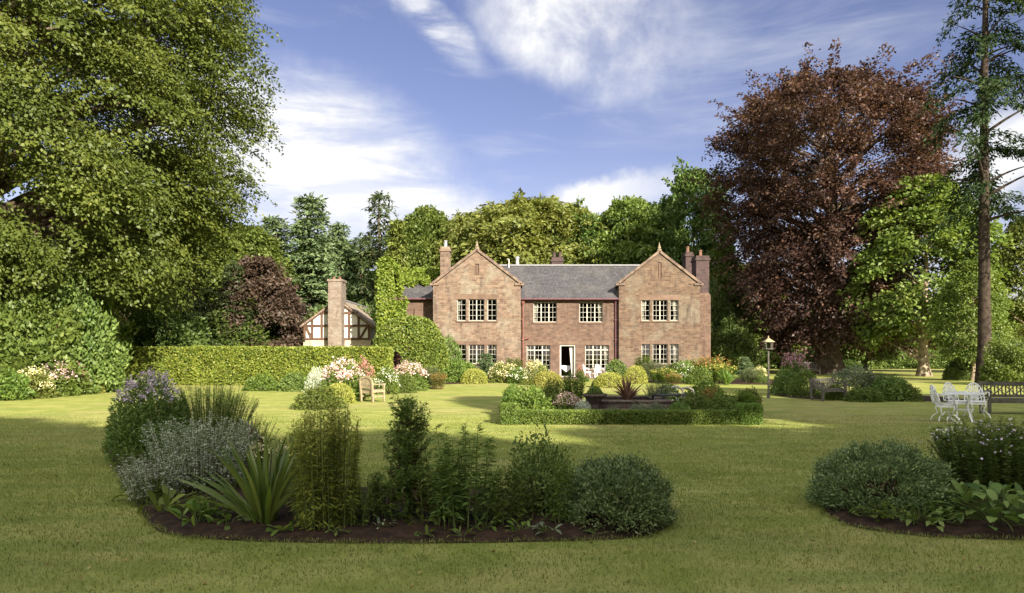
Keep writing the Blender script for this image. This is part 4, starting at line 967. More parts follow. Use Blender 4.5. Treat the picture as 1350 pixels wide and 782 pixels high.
for k, (T, kind, px, top, Y, w, lab) in enumerate([
    (FI, 'fir_tree', 408, 260, 78, 125, 'blue green fir, the tallest one above the cottage chimney'),
    (FI, 'fir_tree', 362, 288, 82, 110, 'blue green fir between the big overhanging tree and the tallest fir'),
    (FI, 'fir_tree', 447, 296, 84, 85, 'smaller fir between the tallest fir and the dark pointed spruce'),
    (SB, 'spruce_tree', 502, 254, 76, 88, 'dark pointed spruce with a bare lower trunk beside the ivy covered chimney'),
    (SP, 'spruce_tree', 476, 310, 86, 90, 'dark spruce in deep shade behind the cottage roof'),
    (CYP, 'cypress_tree', 524, 288, 70, 52, 'narrow golden green cypress rising over the ivy covered wing'),
    (D1, 'broadleaf_tree', 562, 277, 90, 100, 'rounded green tree between the golden cypress and the warm stone chimney'),
    (WP, 'weeping_tree', 622, 282, 88, 110, 'yellow green drooping tree above the finial of the left gable'),
    (WP, 'weeping_tree', 690, 261, 84, 180, 'broad yellow green drooping tree above the slate roof, widest of the drooping trees'),
    (D2, 'broadleaf_tree', 760, 276, 88, 90, 'bright green tree beyond the central roof chimney'),
    (D3, 'broadleaf_tree', 780, 290, 82, 90, 'dark green tree right behind the middle of the slate ridge'),
    (D2, 'broadleaf_tree', 826, 266, 80, 105, 'bright green tree above the end of the slate ridge'),
    (D3, 'broadleaf_tree', 868, 274, 90, 95, 'dark green tree behind the finial of the right gable'),
    (D3, 'broadleaf_tree', 915, 231, 78, 98, 'tall round topped green tree above the sooty chimneys'),
    (D1, 'broadleaf_tree', 948, 330, 70, 70, 'mid green tree squeezed between the sooty chimney and the copper beech'),
    (D2, 'broadleaf_tree', 985, 350, 84, 100, 'bright green tree half hidden behind the copper beech'),
    (D3, 'broadleaf_tree', 590, 300, 100, 110, 'dark tree deep in the wood behind the left gable'),
    (D3, 'broadleaf_tree', 720, 300, 102, 130, 'dark tree deep in the wood behind the central roof chimney'),
    (D3, 'broadleaf_tree', 830, 300, 104, 120, 'dark tree deep in the wood behind the bright green tree'),
    (D3, 'broadleaf_tree', 430, 320, 98, 130, 'dark tree deep in the wood behind the firs'),
    (D1, 'broadleaf_tree', 322, 300, 74, 120, 'green tree behind the purple leaved tree'),
    (D1, 'broadleaf_tree', 255, 290, 66, 150, 'green tree behind the low branches of the overhanging tree'),
    (D3, 'broadleaf_tree', 120, 280, 64, 170, 'dark green tree behind the mass of garden shrubs'),
    (D1, 'broadleaf_tree', -20, 270, 58, 190, 'green tree behind the trunk of the overhanging tree'),
    (D3, 'broadleaf_tree', 200, 310, 84, 170, 'dark tree far back behind the white flowered shrub'),
]): tree(kind, T, px, top, Y, w, lab, 'tree', G, k * 1.3)
tree('purple_tree', PU, 344, 342, 60, 116, 'round purple leaved tree beside the timber framed cottage')
SPk = SP
for k, (px, top, Y, w, lab) in enumerate([(255, 318, 57, 90, 'dark spruce with light tips behind the end of the long hedge'), (308, 345, 58, 75, 'dark spruce behind the middle of the long hedge')]):
    tree('spruce_tree', SP, px, top, Y, w, lab, 'tree', 'spruces behind the long hedge', 2.1 * k)
# right-hand side
tree('broadleaf_tree', GR, 1218, 235, 55, 178, 'bright green tree with a pale trunk standing on the sunlit far lawn', rz=.6)
tree('broadleaf_tree', GR, 1283, 345, 46.5, 88, 'slim green tree pressed against the tall pine trunk', rz=2)
tree('broadleaf_tree', GR, 1356, 285, 62, 105, 'green tree at the picture edge behind the grey bench', rz=3.9)
tree('broadleaf_tree', D1, 1140, 345, 74, 90, 'slender green tree between the copper beech and the pale trunked tree', rz=.3)
PINE = conifer_proto(41, 29, 9.5, 3.6, 26, 5, M['lf_pine'], M['bark_red'], 1.3, 60, .26, .085, r0=.37, droop=.62, power=.3, gap=.48, up=.1)
plant('pine_tree', PINE, 1298, 43, 'very tall thin conifer with a long bare trunk and drooping tufts', 'tree', rz=.4)
G2 = 'trees far beyond the lawn'
for k, (T, px, top, Y, w, lab) in enumerate([
    (D1, 1010, 400, 118, 120, 'far tree glimpsed beyond the lamp post'), (D2, 1075, 410, 125, 90, 'far tree glimpsed beside the copper beech trunk'), (D1, 1165, 418, 130, 110, 'far tree glimpsed past the slender green tree'),
    (D2, 1245, 415, 128, 100, 'far tree glimpsed between the pale trunk and the pine'), (D1, 1335, 400, 120, 130, 'far tree glimpsed behind the bright edge shrub')]):
    tree('broadleaf_tree', T, px, top, Y, w, lab, 'tree', G2, k)
# ivy over the chimney and wing of the house
rng = np.random.default_rng(77); lv = Leaves()
def ivy_patch(n, fn, nn):
    a, b = rng.random(n), rng.random(n); P = fn(a, b); nn = np.array(nn, float)
    P = P + nn * (np.abs(rng.normal(size=(n, 1))) * .09 + .02) + rng.normal(size=(n, 3)) * .05
    lv.add(P, nn * .4 - Z3 * .5 + rng.normal(size=(n, 3)) * .6, nn + rng.normal(size=(n, 3)) * .45 + Z3 * .2, .2 * (.6 + .7 * rng.random(n)), .17, rng.random(n))
ivx0, ivx1 = wx(500, 55) - .05, wx(525, 55.2)
bul = lambda b: .25 * np.sin(b * 9) * .5
ivy_patch(5200, lambda a, b: np.stack([ivx0 + (ivx1 - ivx0) * a * (1 - .35 * b ** 3) , 54.8 + bul(b), b * 8.2], -1), (0, -1, .15))
ivy_patch(3000, lambda a, b: np.stack([ivx1 - .35 * b ** 3 * 1.4 + 0 * a, 54.8 + 2.0 * a, 5.6 + b * 2.6], -1), (1, 0, .2))
ivy_patch(2200, lambda a, b: np.stack([ivx0 + 0 * a, 54.8 + 2.2 * a, b * 8.1], -1), (-1, 0, .2))
ivy_patch(1200, lambda a, b: np.stack([ivx0 + (ivx1 - ivx0 - .4) * a, 54.8 + 2 * b, 8.15 + .25 * np.sin(a * 3.1)], -1), (0, -.2, 1))
ivy_patch(4200, lambda a, b: np.stack([ivx1 + (wx(543, 55) - ivx1) * a * (.75 + .25 * np.sin(b * 13)), 54.93 + 0 * b, b * (zeW - .1)], -1), (0, -1, .1))
def blanket(a, b):
    x = ivx1 + (LG0 + .5 - ivx1) * a; lo = .44 + .14 * a + .06 * np.sin(a * 19)
    f = lo + (1.06 - lo) * b
    return np.stack([x, 54.75 + 3.25 * f, zeW - .1 + (7.75 - zeW + .1) * f + .12], -1)
ivy_patch(8000, blanket, (0, -.5, .85))
io = empty('ivy', (wx(512, 55), 54.8, 0)); tag(io, 'bright green ivy smothering the chimney and lower wing roof of the house', 'ivy')
f_ = link('foliage', lv.mesh('foliage', M['lf_ivy']), io); f_.location = (-io.location.x, -54.8, 0)
st = Leaves(); n = 26; b = np.stack([np.linspace(ivx0, wx(540, 55), n), np.full(n, 54.9), np.zeros(n)], -1); e = b + np.stack([rng.normal(size=n) * .3, np.zeros(n), rng.uniform(3, 5.4, n)], -1)
st.tubes(bez(b, (b + e) / 2 + rng.normal(size=(n, 3)) * [.3, .01, .3], e, 6), np.full((n, 6), .02), 4)
s_ = link('stem', st.mesh('stem', M['twig']), io); s_.location = f_.location
# tall trees behind and beside the photographer: they throw the shade over the near lawn
SH = (tree_proto(51, 16, 4.2, prof((0, 4.2), (.3, 5.2), (.6, 5.0), (.85, 3.4), (1, .9)), 1300, 24, 2.0, .62, .42, M['lf_mid'], M['bark'], r0=.4, droop=.3, lobes=44, pull=.45), 16, 10.4)
AX, BX = (-math.sin(SUN_AZ), -math.cos(SUN_AZ)), (-math.cos(SUN_AZ), math.sin(SUN_AZ))   # away from the sun, and across it
def shade(s, q, tip, w, rz):
    x, y = AX[0] * s + BX[0] * q, AX[1] * s + BX[1] * q; h = (tip - s) * math.tan(SUN_EL)
    plant('shade_tree', SH[0], 0, y, 'tall broad tree standing behind the viewer, out of the picture', 'tree', 'trees behind the viewer', (w / SH[2], w / SH[2], h / SH[1]), rz, x=x)
SHADES = [(-32, -22, 24, 13), (-32, -12, 24, 13), (-32, -4, 21.5, 12), (-30, 4, 12.5, 12), (-31, 11, 11.2, 11), (-32, 20, 19.5, 11), (-31, 28, 17, 12), (-22, -1, 17, 10), (-22, 7, 9, 10), (-22, 15, 9, 10), (-22, -10, 14, 10), (-21, 23, 15, 10), (-22, 32, 9, 9)]
for k, a in enumerate(SHADES): shade(*a, k * 1.7)

SH2 = (tree_proto(52, 18, 12.5, prof((0, 2.2), (.4, 2.8), (.8, 2.2), (1, .5)), 420, 26, 1.3, .4, .26, M['lf_mid'], M['bark'], r0=.26, droop=.3, lobes=22, pull=.4), 18, 6)
for k, (s, q, tip, w) in enumerate(((-8, 13, 25.5, 4.5), (-10, 18, 24, 5), (-8, 26, 27, 5))):
    x, y = AX[0] * s + BX[0] * q, AX[1] * s + BX[1] * q; h = (tip - s) * math.tan(SUN_EL)
    plant('shade_tree', SH2[0], 0, y, 'slender high crowned tree standing behind the viewer, out of the picture', 'tree', 'slender trees behind the viewer', (w / SH2[2], w / SH2[2], h / SH2[1]), k * 2.0, x=x)
# ------------------------------------------------------------------ hedges
def hedge(name, px0, px1, Y, depth, h, dens, Ln, W, leaf, label, seed, group=None, **k):
    x0, x1 = wx(px0, Y), wx(px1, Y)
    o = empty(name, ((x0 + x1) / 2, Y, 0)); tag(o, label, 'hedge', group)
    me = hedge_mesh(seed, x0 - o.location.x, x1 - o.location.x, 0, depth, h, dens, Ln, W, leaf, **k)
    f = link('foliage', me, o); return o
hedge('clipped_hedge', 152, 512, 40, 1.3, 1.95, 800, .105, .075, M['lf_hedge'], 'long neatly clipped green hedge in front of the cottage', 1, ragged=.06, wave=.09)
hedge('field_hedge', 955, 1300, 80, 1.4, 1.35, 260, .2, .15, M['lf_shade'], 'dark low hedge along the far side of the sunlit lawn', 2, ragged=.12, wave=.2)
hedge('box_hedge', 681, 978, 18.1, .42, .30, 5200, .034, .024, M['lf_box'], 'low clipped box edging along the front of the middle flower bed', 3, ragged=.025, wave=.022, core_in=.05)
hedge('box_hedge', 662, 681, 18.02, .5, .47, 5200, .034, .024, M['lf_box'], 'square box block ending the low edging at its sunlit end', 4, ragged=.03, wave=.02, core_in=.05)
hedge('box_hedge', 978, 1004, 18.02, .55, .46, 5200, .034, .024, M['lf_box'], 'square box block ending the low edging at its shaded end', 5, ragged=.03, wave=.02, core_in=.05)
for (x, y0, y1, lab) in ((-.25, 18.6, 25.6, 'box edging running back along the sunlit side of the middle bed'), (5.75, 18.7, 25.6, 'box edging running back along the shaded side of the middle bed')):
    o = empty('box_hedge', (x, y0, 0)); tag(o, lab, 'hedge'); link('foliage', hedge_mesh(int(x * 10) + 90, 0, .4, 0, y1 - y0, .32, 2600, .04, .03, M['lf_box'], ragged=.03, wave=.02, core_in=.05), o)
# rounded hedge with a door in it
def round_hedge():
    rng = np.random.default_rng(5); Y = 43.6; cx = wx(540, Y); o = empty('arched_hedge', (cx, Y + 1, 0)); tag(o, 'big rounded clipped hedge with a dull red door set into it', 'hedge')
    lv = Leaves(); n = 30000; wob = wobble(rng, 7)
    ang = rng.random(n) * math.pi; dpt = rng.uniform(-1, 1, n)
    ca, sa = np.cos(ang), np.sin(ang)
    top = wz(420, Y)
    rx = np.where(ca < 0, 2.35, 2.05); ex = .62
    x = rx * np.sign(ca) * np.abs(ca) ** .8; z = top * np.abs(sa) ** np.where(ca > 0, .85, .72)
    fl = rng.random(n) < .55
    rr = np.sqrt(rng.random(n)); x = np.where(fl, x * rr, x); z = np.where(fl, z * rr, z)
    y = np.where(fl, np.sign(dpt) * 1.05 * np.sqrt(np.clip(1.12 - rr ** 4, 0, 1)), dpt * .45)
    wv = .12 * wob(ang * 2 + x, dpt + z); P = np.stack([x * (1 + wv * .5), y * (1 + wv * .4), z * (1 + wv * .3)], -1) + rng.normal(size=(n, 3)) * .05
    nn = nrm(np.stack([np.where(fl, x * .25, x / 2.2), np.where(fl, np.sign(dpt), dpt * .5), np.where(fl, z * .1 + .1, z / top)], -1))
    dx0, dx1 = wx(511, Y) - cx, wx(527, Y) - cx
    hole = (P[:, 0] > dx0 - .1) & (P[:, 0] < dx1 + .08) & (P[:, 1] < .3) & (P[:, 2] < 1.6 + .28 * np.sqrt(np.clip(1 - ((P[:, 0] - (dx0 + dx1) / 2) / .36) ** 2, 0, 1)))
    ok = ~hole & (P[:, 2] > 0); P, nn = P[ok], nn[ok]; n = len(P)
    lv.add(P, nn * .6 + rng.normal(size=(n, 3)) * .7 + Z3 * .3, nn + rng.normal(size=(n, 3)) * .55, .13 * (.6 + .8 * rng.random(n)), .1, rng.random(n))
    link('foliage', lv.mesh('foliage', M['lf_yew']), o)
    st = Leaves(); e = P[rng.permutation(n)[:26]]; b = e * np.array([.7, .3, 0]); st.tubes(bez(b, (b + e) / 2, e * .95, 5), np.full((26, 5), .03), 4); link('stem', st.mesh('stem', M['twig']), o)
    d = MB(); xm = (dx0 + dx1) / 2; w = (dx1 - dx0) / 2
    for i in range(5):
        a, c = dx0 + i * w * 2 / 5 + .008, dx0 + (i + 1) * w * 2 / 5 - .008; hh = 1.42 + .32 * math.sqrt(max(0, 1 - (((a + c) / 2 - xm) / w) ** 2))
        d.box(a, c, -.22, -.18, .03, hh)
    for zz in (.3, 1.2): d.box(dx0 + .02, dx1 - .02, -.25, -.222, zz, zz + .1)
    dr = d.build('door', M['doorwood'], o); hd = MB(); hd.tube([(dx1 - .1, -.25, .85), (dx1 - .1, -.3, .87), (dx1 - .1, -.3, .97), (dx1 - .1, -.25, .99)], .012, 6); hd.build('handle', M['metal_dark'], dr)
round_hedge()
# ------------------------------------------------------------------ shrub and flower prototypes for the distance
top_half = lambda d: d[:, 2] > .55
any_ = lambda d: d[:, 2] > .3
K_ = {}
K_['gold'] = (dome(101, 1.5, 1.0, 4200, .06, .045, M['lf_gold'], lump=.08, square=2.4), 1.5, 1.0)
K_['fresh'] = (dome(102, 1.5, 1.0, 2600, .1, .06, M['lf_fresh'], lump=.26, ragged=.2), 1.5, 1.0)
K_['shade'] = (dome(103, 1.5, 1.0, 2600, .1, .065, M['lf_shade'], lump=.26, ragged=.2), 1.5, 1.0)
K_['mid'] = (dome(104, 1.5, 1.0, 2800, .09, .05, M['lf_mid'], lump=.28, ragged=.22), 1.5, 1.0)
K_['grey'] = (dome(105, 1.5, 1.0, 3200, .09, .028, M['lf_grey'], lump=.2, ragged=.2, outl=1.4), 1.5, 1.0)
K_['silver'] = (dome(106, 1.5, 1.0, 2600, .09, .035, M['lf_silver'], lump=.26, ragged=.25), 1.5, 1.0)
K_['pink'] = (dome(107, 1.3, 1.1, 2300, .11, .04, M['lf_fresh'], lump=.22, ragged=.22, flower=(900, .055, .05, M['p_pink'], top_half)), 1.3, 1.1)
K_['rose'] = (dome(108, 1.3, 1.1, 2300, .1, .045, M['lf_mid'], lump=.22, ragged=.22, flower=(700, .06, .05, M['p_rose'], top_half)), 1.3, 1.1)
K_['magenta'] = (perennial(109, 60, 1.1, .5, .3, 34, .13, .035, M['lf_shade'], M['stemgreen'], flower=(7, .05, .045, M['p_magenta'], .88, .06)), 1.1, 1.1)
K_['white'] = (dome(110, 1.3, 1.1, 2300, .1, .05, M['lf_fresh'], lump=.24, ragged=.22, flower=(420, .055, .05, M['p_white'], any_)), 1.3, 1.1)
K_['cream'] = (dome(111, 1.4, 1.0, 2300, .1, .045, M['lf_yellow'], lump=.26, ragged=.25, flower=(700, .06, .05, M['p_cream'], any_)), 1.4, 1.0)
K_['yellow'] = (perennial(112, 80, 1.0, .55, .4, 34, .13, .04, M['lf_fresh'], M['stemgreen'], flower=(4, .05, .04, M['p_yellow'], .75, .06)), 1.2, 1.0)
K_['orange'] = (perennial(113, 80, 1.1, .6, .4, 34, .17, .03, M['lf_yellow'], M['stemred'], flower=(4, .055, .035, M['p_orange'], .8, .06)), 1.3, 1.1)
K_['tallgreen'] = (perennial(114, 70, 1.2, .5, .35, 44, .13, .045, M['lf_fresh'], M['stemgreen']), 1.1, 1.2)
K_['feather'] = (perennial(115, 110, 1.1, .7, .4, 50, .1, .018, M['lf_grey'], M['stemgreen'], lean=.5), 1.5, 1.1)
K_['strap'] = (blades(116, 70, 1.0, .045, .7, M['lf_strap'], .5), 1.3, .95)
K_['bluecone'] = (conifer_proto(117, 1.6, .05, .5, 20, 7, M['lf_fir'], M['bark'], .25, 12, .09, .03, r0=.05, droop=.1, power=.75, up=.3), 1.0, 1.6)
BIGS = (dome(118, 5.0, 4.4, 15000, .22, .12, M['lf_mid'], lump=.46, ragged=.34, square=1.9, low=.2), 5.0, 4.4)
BIGM = (dome(119, 5.0, 4.4, 14000, .22, .12, M['lf_shade'], lump=.46, ragged=.34, square=1.9, low=.2), 5.0, 4.4)
BIGW = (dome(120, 3.2, 4.4, 8000, .18, .11, M['lf_fresh'], lump=.26, ragged=.22, square=2.2, low=.35, flower=(520, .15, .1, M['p_cream'], lambda d: (d[:, 2] > .45) & (d[:, 2] < .92) & (np.sin(d[:, 2] * 16) > .3))), 3.2, 4.4)
BIGD = (dome(121, 5.0, 4.4, 13000, .24, .14, M['lf_dark'], lump=.42, ragged=.24, square=1.9, low=.2), 5.0, 4.4)
def bush(key, px, Y, wpx, hpx, label, kind='shrub', cat='shrub', group=None, rz=None):
    """wpx, hpx: width and height as they measure in the photograph's pixels"""
    parts, w, h = K_[key] if isinstance(key, str) else key
    s = wpx * Y / F / w; hpx *= .9 if 36 < Y < 53 and hpx < 60 else 1
    return plant(kind, parts, px, Y, label, cat, group, (s, s, hpx * Y / F / h), rz if rz is not None else (px * .37) % 6.28)
# mass of garden shrubs under the overhanging tree
for a in ((BIGS, 42, 31, 150, 135, 'huge leafy green shrub under the overhanging tree, nearest the picture edge'), (BIGM, 98, 32.5, 112, 146, 'tall deep green shrub next to the huge leafy one'),
          (BIGW, 178, 44.5, 84, 150, 'tall shrub with tiers of white blossom beside the long hedge'), (BIGD, -40, 33, 150, 150, 'dark green shrub beneath the trunk of the overhanging tree'),
          (BIGD, 220, 44, 130, 90, 'dark shrub in the shade over the end of the long hedge'), (BIGS, 80, 38, 160, 170, 'green shrub rising behind the huge shrubs')):
    bush(*a, kind='garden_shrub', group='big shrubs under the overhanging tree')
for k, a in enumerate((('fresh', 8, 27.6, 60, 40, 'low fresh green plant at the very edge of the left border'), ('cream', 44, 28.6, 52, 38, 'cream flowered plant in the border under the huge leafy shrub'), ('pink', 74, 29.8, 50, 42, 'pale pink flowers in the border under the huge leafy shrub'),
          ('rose', 96, 31.0, 40, 40, 'rosy flowers between the pale pink and cream plants of that border'), ('gold', 116, 32.2, 40, 34, 'pale gold plant in the border under the tall deep green shrub'), ('fresh', 140, 33.4, 44, 38, 'fresh green plant at the tip of the shrub border'),
          ('tallgreen', 22, 28.8, 50, 52, 'leafy stems behind the low plant at the border edge'), ('mid', 62, 30.6, 54, 48, 'mid green plant behind the pale pink flowers'), ('white', 108, 33.2, 44, 56, 'white flowered plant behind the pale gold one'),
          ('strap', 132, 34.6, 40, 44, 'strap leaved clump beside the dark end of the hedge'), ('mid', -18, 27.2, 60, 50, 'mid green plant half cut by the picture edge'))):
    bush(*a, kind='border_plant', cat='plant', group='plants of the shrub border')
# phlox, mound and chair corner
for a in (('mid', 420, 23.2, 66, 30, 'low rounded green mound on the lawn in front of the phlox', 'shrub', 'shrub'), ('pink', 452, 27.2, 58, 52, 'big clump of pale pink phlox beside the wooden armchair', 'phlox', 'flower'), ('rose', 480, 29.5, 26, 46, 'dark rosy flowers behind the wooden armchair', 'phlox', 'flower'),
          ('gold', 447, 25.9, 40, 26, 'yellow green low plant at the foot of the pale pink phlox', 'border_plant', 'plant'), ('silver', 419, 28.5, 36, 40, 'silvery green plant between the phlox and the long hedge', 'border_plant', 'plant'), ('shade', 388, 34, 40, 24, 'dark low plant at the foot of the long hedge', 'border_plant', 'plant'),
          ('fresh', 345, 34.5, 46, 20, 'fresh low plant at the foot of the long hedge near the lilac flowers', 'border_plant', 'plant'),
          ('white', 511, 31.5, 30, 36, 'white flowered plant beside the armrest of the wooden chair', 'border_plant', 'plant'), ('pink', 540, 34.5, 48, 36, 'pink flowers below the door of the rounded hedge', 'phlox', 'flower'), ('mid', 533, 32.5, 34, 26, 'green plant in front of the pink flowers by the door', 'border_plant', 'plant'),
          ('feather', 566, 36.5, 36, 36, 'grey feathery plant at the foot of the rounded hedge', 'border_plant', 'plant'), ('orange', 578, 35.5, 26, 24, 'orange tinged plant at the corner of the rounded hedge', 'border_plant', 'plant')):
    bush(*a[:6], kind=a[6], cat=a[7])
# border along the house
B = 'plants of the border in front of the house'
for a in (('shade', 592, 51.6, 36, 58, 'dark evergreen climbing the corner of the left gable'), ('shade', 612, 51.9, 40, 24, 'dark shrub under the ground floor window of the left gable'), ('mid', 652, 51.8, 48, 22, 'green shrub against the wall near the red downpipe'),
          ('bluecone', 640, 46, 30, 40, 'small blue green conifer in front of the left gable'), ('fresh', 606, 43, 44, 32, 'fresh green plant nearest the rounded hedge in the house border'), ('gold', 625, 42, 34, 22, 'yellow green plant in front of the small blue conifer'),
          ('cream', 664, 43.6, 40, 28, 'cream flowered plant right of the small blue conifer'), ('white', 684, 42.6, 32, 24, 'white flowered plant between the cream plant and the gold dome'), ('tallgreen', 676, 47.2, 34, 36, 'tall leafy stems below the red downpipe'),
          ('cream', 706, 40, 30, 34, 'pale cream plant just behind the gold dome left of the door'), ('orange', 700, 50.5, 14, 30, 'orange flowers standing before the window left of the door'), ('shade', 716, 51, 18, 20, 'dark pot plant before the window left of the door'), ('rose', 765, 52.6, 10, 16, 'small dark red plant beside the open door'),
          ('gold', 722, 37.2, 38, 24, 'rounded gold shrub left of the path to the door'), ('gold', 804, 37.4, 40, 22, 'rounded gold shrub right of the path to the door'), ('shade', 790, 38.4, 20, 14, 'small dark plant tucked behind the gold shrub right of the path'),
          ('shade', 812, 51.6, 30, 26, 'dark shrub behind the terrace chairs'), ('tallgreen', 848, 47, 26, 40, 'pale leafy stems in front of the right gable window'), ('feather', 864, 45.5, 40, 34, 'grey twiggy plant below the right gable window'), ('shade', 905, 52, 60, 24, 'dark evergreen along the wall of the right gable'),
          ('gold', 838, 42.2, 30, 26, 'yellow green plant behind the bronze cordyline'), ('yellow', 874, 42.6, 38, 24, 'yellow flowers in front of the grey twiggy plant'), ('orange', 888, 41.2, 26, 18, 'orange flowers at the lawn edge below the right gable'), ('white', 902, 43.6, 34, 30, 'white flowered plant between the orange flowers and the tall yellow clump'),
          ('orange', 936, 44.2, 56, 42, 'tall orange tinged clump at the corner of the right gable'), ('yellow', 948, 42.0, 50, 32, 'tall yellow clump in front of the orange tinged one'), ('mid', 922, 41.2, 36, 26, 'green plant at the foot of the tall yellow clump'), ('strap', 958, 40.4, 40, 28, 'strap leaved green clump at the end of the house border'),
          ('bluecone', 982, 47, 22, 34, 'small upright green conifer past the corner of the house'), ('feather', 990, 42.2, 34, 26, 'brownish feathery plant near the lamp post'), ('cream', 1000, 43.6, 24, 22, 'pale flowered plant just behind the lamp post'), ('shade', 1004, 41.4, 20, 14, 'small dark plant at the end of the border by the lamp post'),
          ('mid', 770, 45.0, 14, 8, 'tiny green plant at the edge of the terrace')):
    bush(*a, kind='border_plant', cat='plant', group=B)
# island bed with the blue-grey mound, beyond the lamp post
sheet('soil_bed', smooth_poly([(10.6, 28.6), (13.2, 27.2), (16.5, 26.6), (16.0, 31), (11.5, 32.6)], 4), .006, M['soil'])
for a in (('shade', 1036, 31.0, 40, 34, 'dark leafy plant at the lamp post end of the grey mound bed'), ('mid', 1062, 29.8, 44, 34, 'green leafy plant beside the dark bench'), ('magenta', 1047, 33.5, 34, 54, 'magenta phlox in the bed beyond the lamp post'), ('grey', 1126, 28.4, 76, 42, 'big blue grey feathery mound beside the dark bench'),
          ('feather', 1152, 28.0, 66, 40, 'grey green feathery plant behind the end of the grey mound'), ('shade', 1172, 27.3, 60, 32, 'dark green plant at the far end of the grey mound bed'), ('mid', 1196, 27.0, 36, 22, 'low green plant at the tip of the grey mound bed'), ('fresh', 1100, 27.6, 26, 20, 'small pale flowered plant at the foot of the dark bench'), ('shade', 1140, 26.8, 50, 18, 'low dark plant in front of the grey mound')):
    bush(*a, kind='border_plant', cat='plant', group='plants of the grey mound bed')
# shrubs by the far hedge and right edge
for a in ((BIGS, 1332, 40, 74, 62, 'bright sunlit shrub at the foot of the tall pine'), (BIGD, 1262, 47, 34, 30, 'dark shrub hugging the base of the tall pine'), (BIGM, 1085, 84, 90, 28, 'sunlit shrub above the far hedge near the copper beech'), (BIGS, 1150, 88, 90, 30, 'bright shrub above the far hedge beyond the slender tree'), (BIGM, 1005, 82, 80, 34, 'shrub above the far hedge near the house'),
          (BIGS, 1230, 86, 80, 26, 'bright shrub above the far hedge right of the pale trunk'), (BIGM, 1290, 70, 60, 40, 'green shrub behind the pine and the chairs'), (BIGD, 966, 62, 70, 70, 'dark shrub between the house corner and the copper beech'), (BIGD, 940, 66, 60, 110, 'tall dark shrub against the end wall of the house'),
          (BIGS, 318, 44, 36, 54, 'green shrub peeping over the long hedge'), (BIGD, 350, 64, 150, 70, 'dark shrub filling the gap beside the cottage'), (BIGD, 500, 66, 90, 90, 'dark shrub between cottage and ivy covered wing'), (BIGD, 455, 78, 160, 90, 'dark undergrowth shrub behind the cottage'), (BIGD, 290, 58, 140, 80, 'dark shrub behind the long hedge under the spruces'), (BIGD, 1195, 82, 60, 16, 'dark shrub in front of the far hedge'), (BIGD, 1115, 72, 40, 14, 'low dark shrub by the copper beech trunk'),
          (BIGD, 200, 56, 160, 100, 'dark shrub behind the white flowered shrub')):
    bush(*a, kind='garden_shrub')
# ------------------------------------------------------------------ middle bed with raised pond
X = lambda px, Y: wx(px, Y)
pw = empty('raised_pond', (2.6, 21.6, 0)); tag(pw, 'low stone walled pond in the middle flower bed', 'pond')
m = MB(); x0, x1, y0, y1 = -.35, 1.75, -.9, 1.6
m.box(x0, x1, y0, y0 + .26, .02, .36); m.box(x0, x1, y1 - .26, y1, .02, .36); m.box(x0, x0 + .26, y0 + .26, y1 - .26, .02, .36); m.box(x1 - .26, x1, y0 + .26, y1 - .26, .02, .36); m.build('wall', M['pond'], pw)
c = MB(); c.box(x0 - .04, x1 + .04, y0 - .04, y0 + .3, .362, .41); c.box(x0 - .04, x1 + .04, y1 - .3, y1 + .04, .362, .41); c.box(x0 - .04, x0 + .3, y0 + .3, y1 - .3, .362, .41); c.box(x1 - .3, x1 + .04, y0 + .3, y1 - .3, .362, .41); c.build('coping', M['pond'], pw, bevel=.01)
wt = MB(); wt.poly([(x0 + .26, y0 + .26, .3), (x1 - .26, y0 + .26, .3), (x1 - .26, y1 - .26, .3), (x0 + .26, y1 - .26, .3)]); wt.build('water', simple_mat('pond water', (.02, .025, .02), .06, .5), pw)
pt = empty('stone_planter', (X(784, 20.4), 20.4, 0)); tag(pt, 'shallow stone urn at the corner of the raised pond', 'planter')
u = MB(); u.lathe([(.2, .02), (.2, .08), (.1, .14), (.1, .34), (.24, .5), (.34, .56), (.34, .62), (.29, .62), (.25, .56)], 14); u.build('bowl', M['pond'], pt)
bush('shade', 784, 20.4, 22, 12, 'small plant growing in the stone urn', 'border_plant', 'plant').location.z = .56
cpot = empty('flower_pot', (X(827, 21.9), 21.9, .02)); tag(cpot, 'clay pot holding the bronze cordyline', 'pot'); u = MB(); u.lathe([(.13, 0), (.2, .24), (.23, .24), (.23, .3), (.18, .3), (.17, .27)], 14); u.build('body', M['terracotta'], cpot)
cd = blades(201, 70, .86, .045, .6, M['lf_cord'], .3, base=.05, hv=.35); tr = Leaves(); tr.tubes(np.array([[[0, 0, -.1], [0, 0, .1], [0, 0, .2]]]), np.array([[.05, .05, .04]]), 8); cd['trunk'] = tr.mesh('trunk', M['bark'])
plant('cordyline', cd, 827, 21.9, 'bronze spiky cordyline standing up from the middle bed', 'plant', z=.30)
ar = empty('garden_bench', (X(888, 21.6), 21.6, 0), R(20)); tag(ar, 'dark slatted seat with a pale curved end among the roses of the middle bed', 'bench')
a = MB()
for i in range(5): a.box(-.55, .5, -.2 + i * .1, -.12 + i * .1, .5, .53)
a.build('seat', M['metal_dark'], ar)
for yy in (-.27, .3):
    a = MB(); a.tube([(.12, yy, .72), (.32, yy, .74), (.46, yy, .66), (.53, yy, .5), (.54, yy, .3), (.52, yy, .03)], .03, 8); a.build('arm', M['drift'], ar)
    a = MB(); a.bar((-.5, yy, .02), (-.5, yy, .5), .05, .05); a.build('leg', M['metal_dark'], ar)
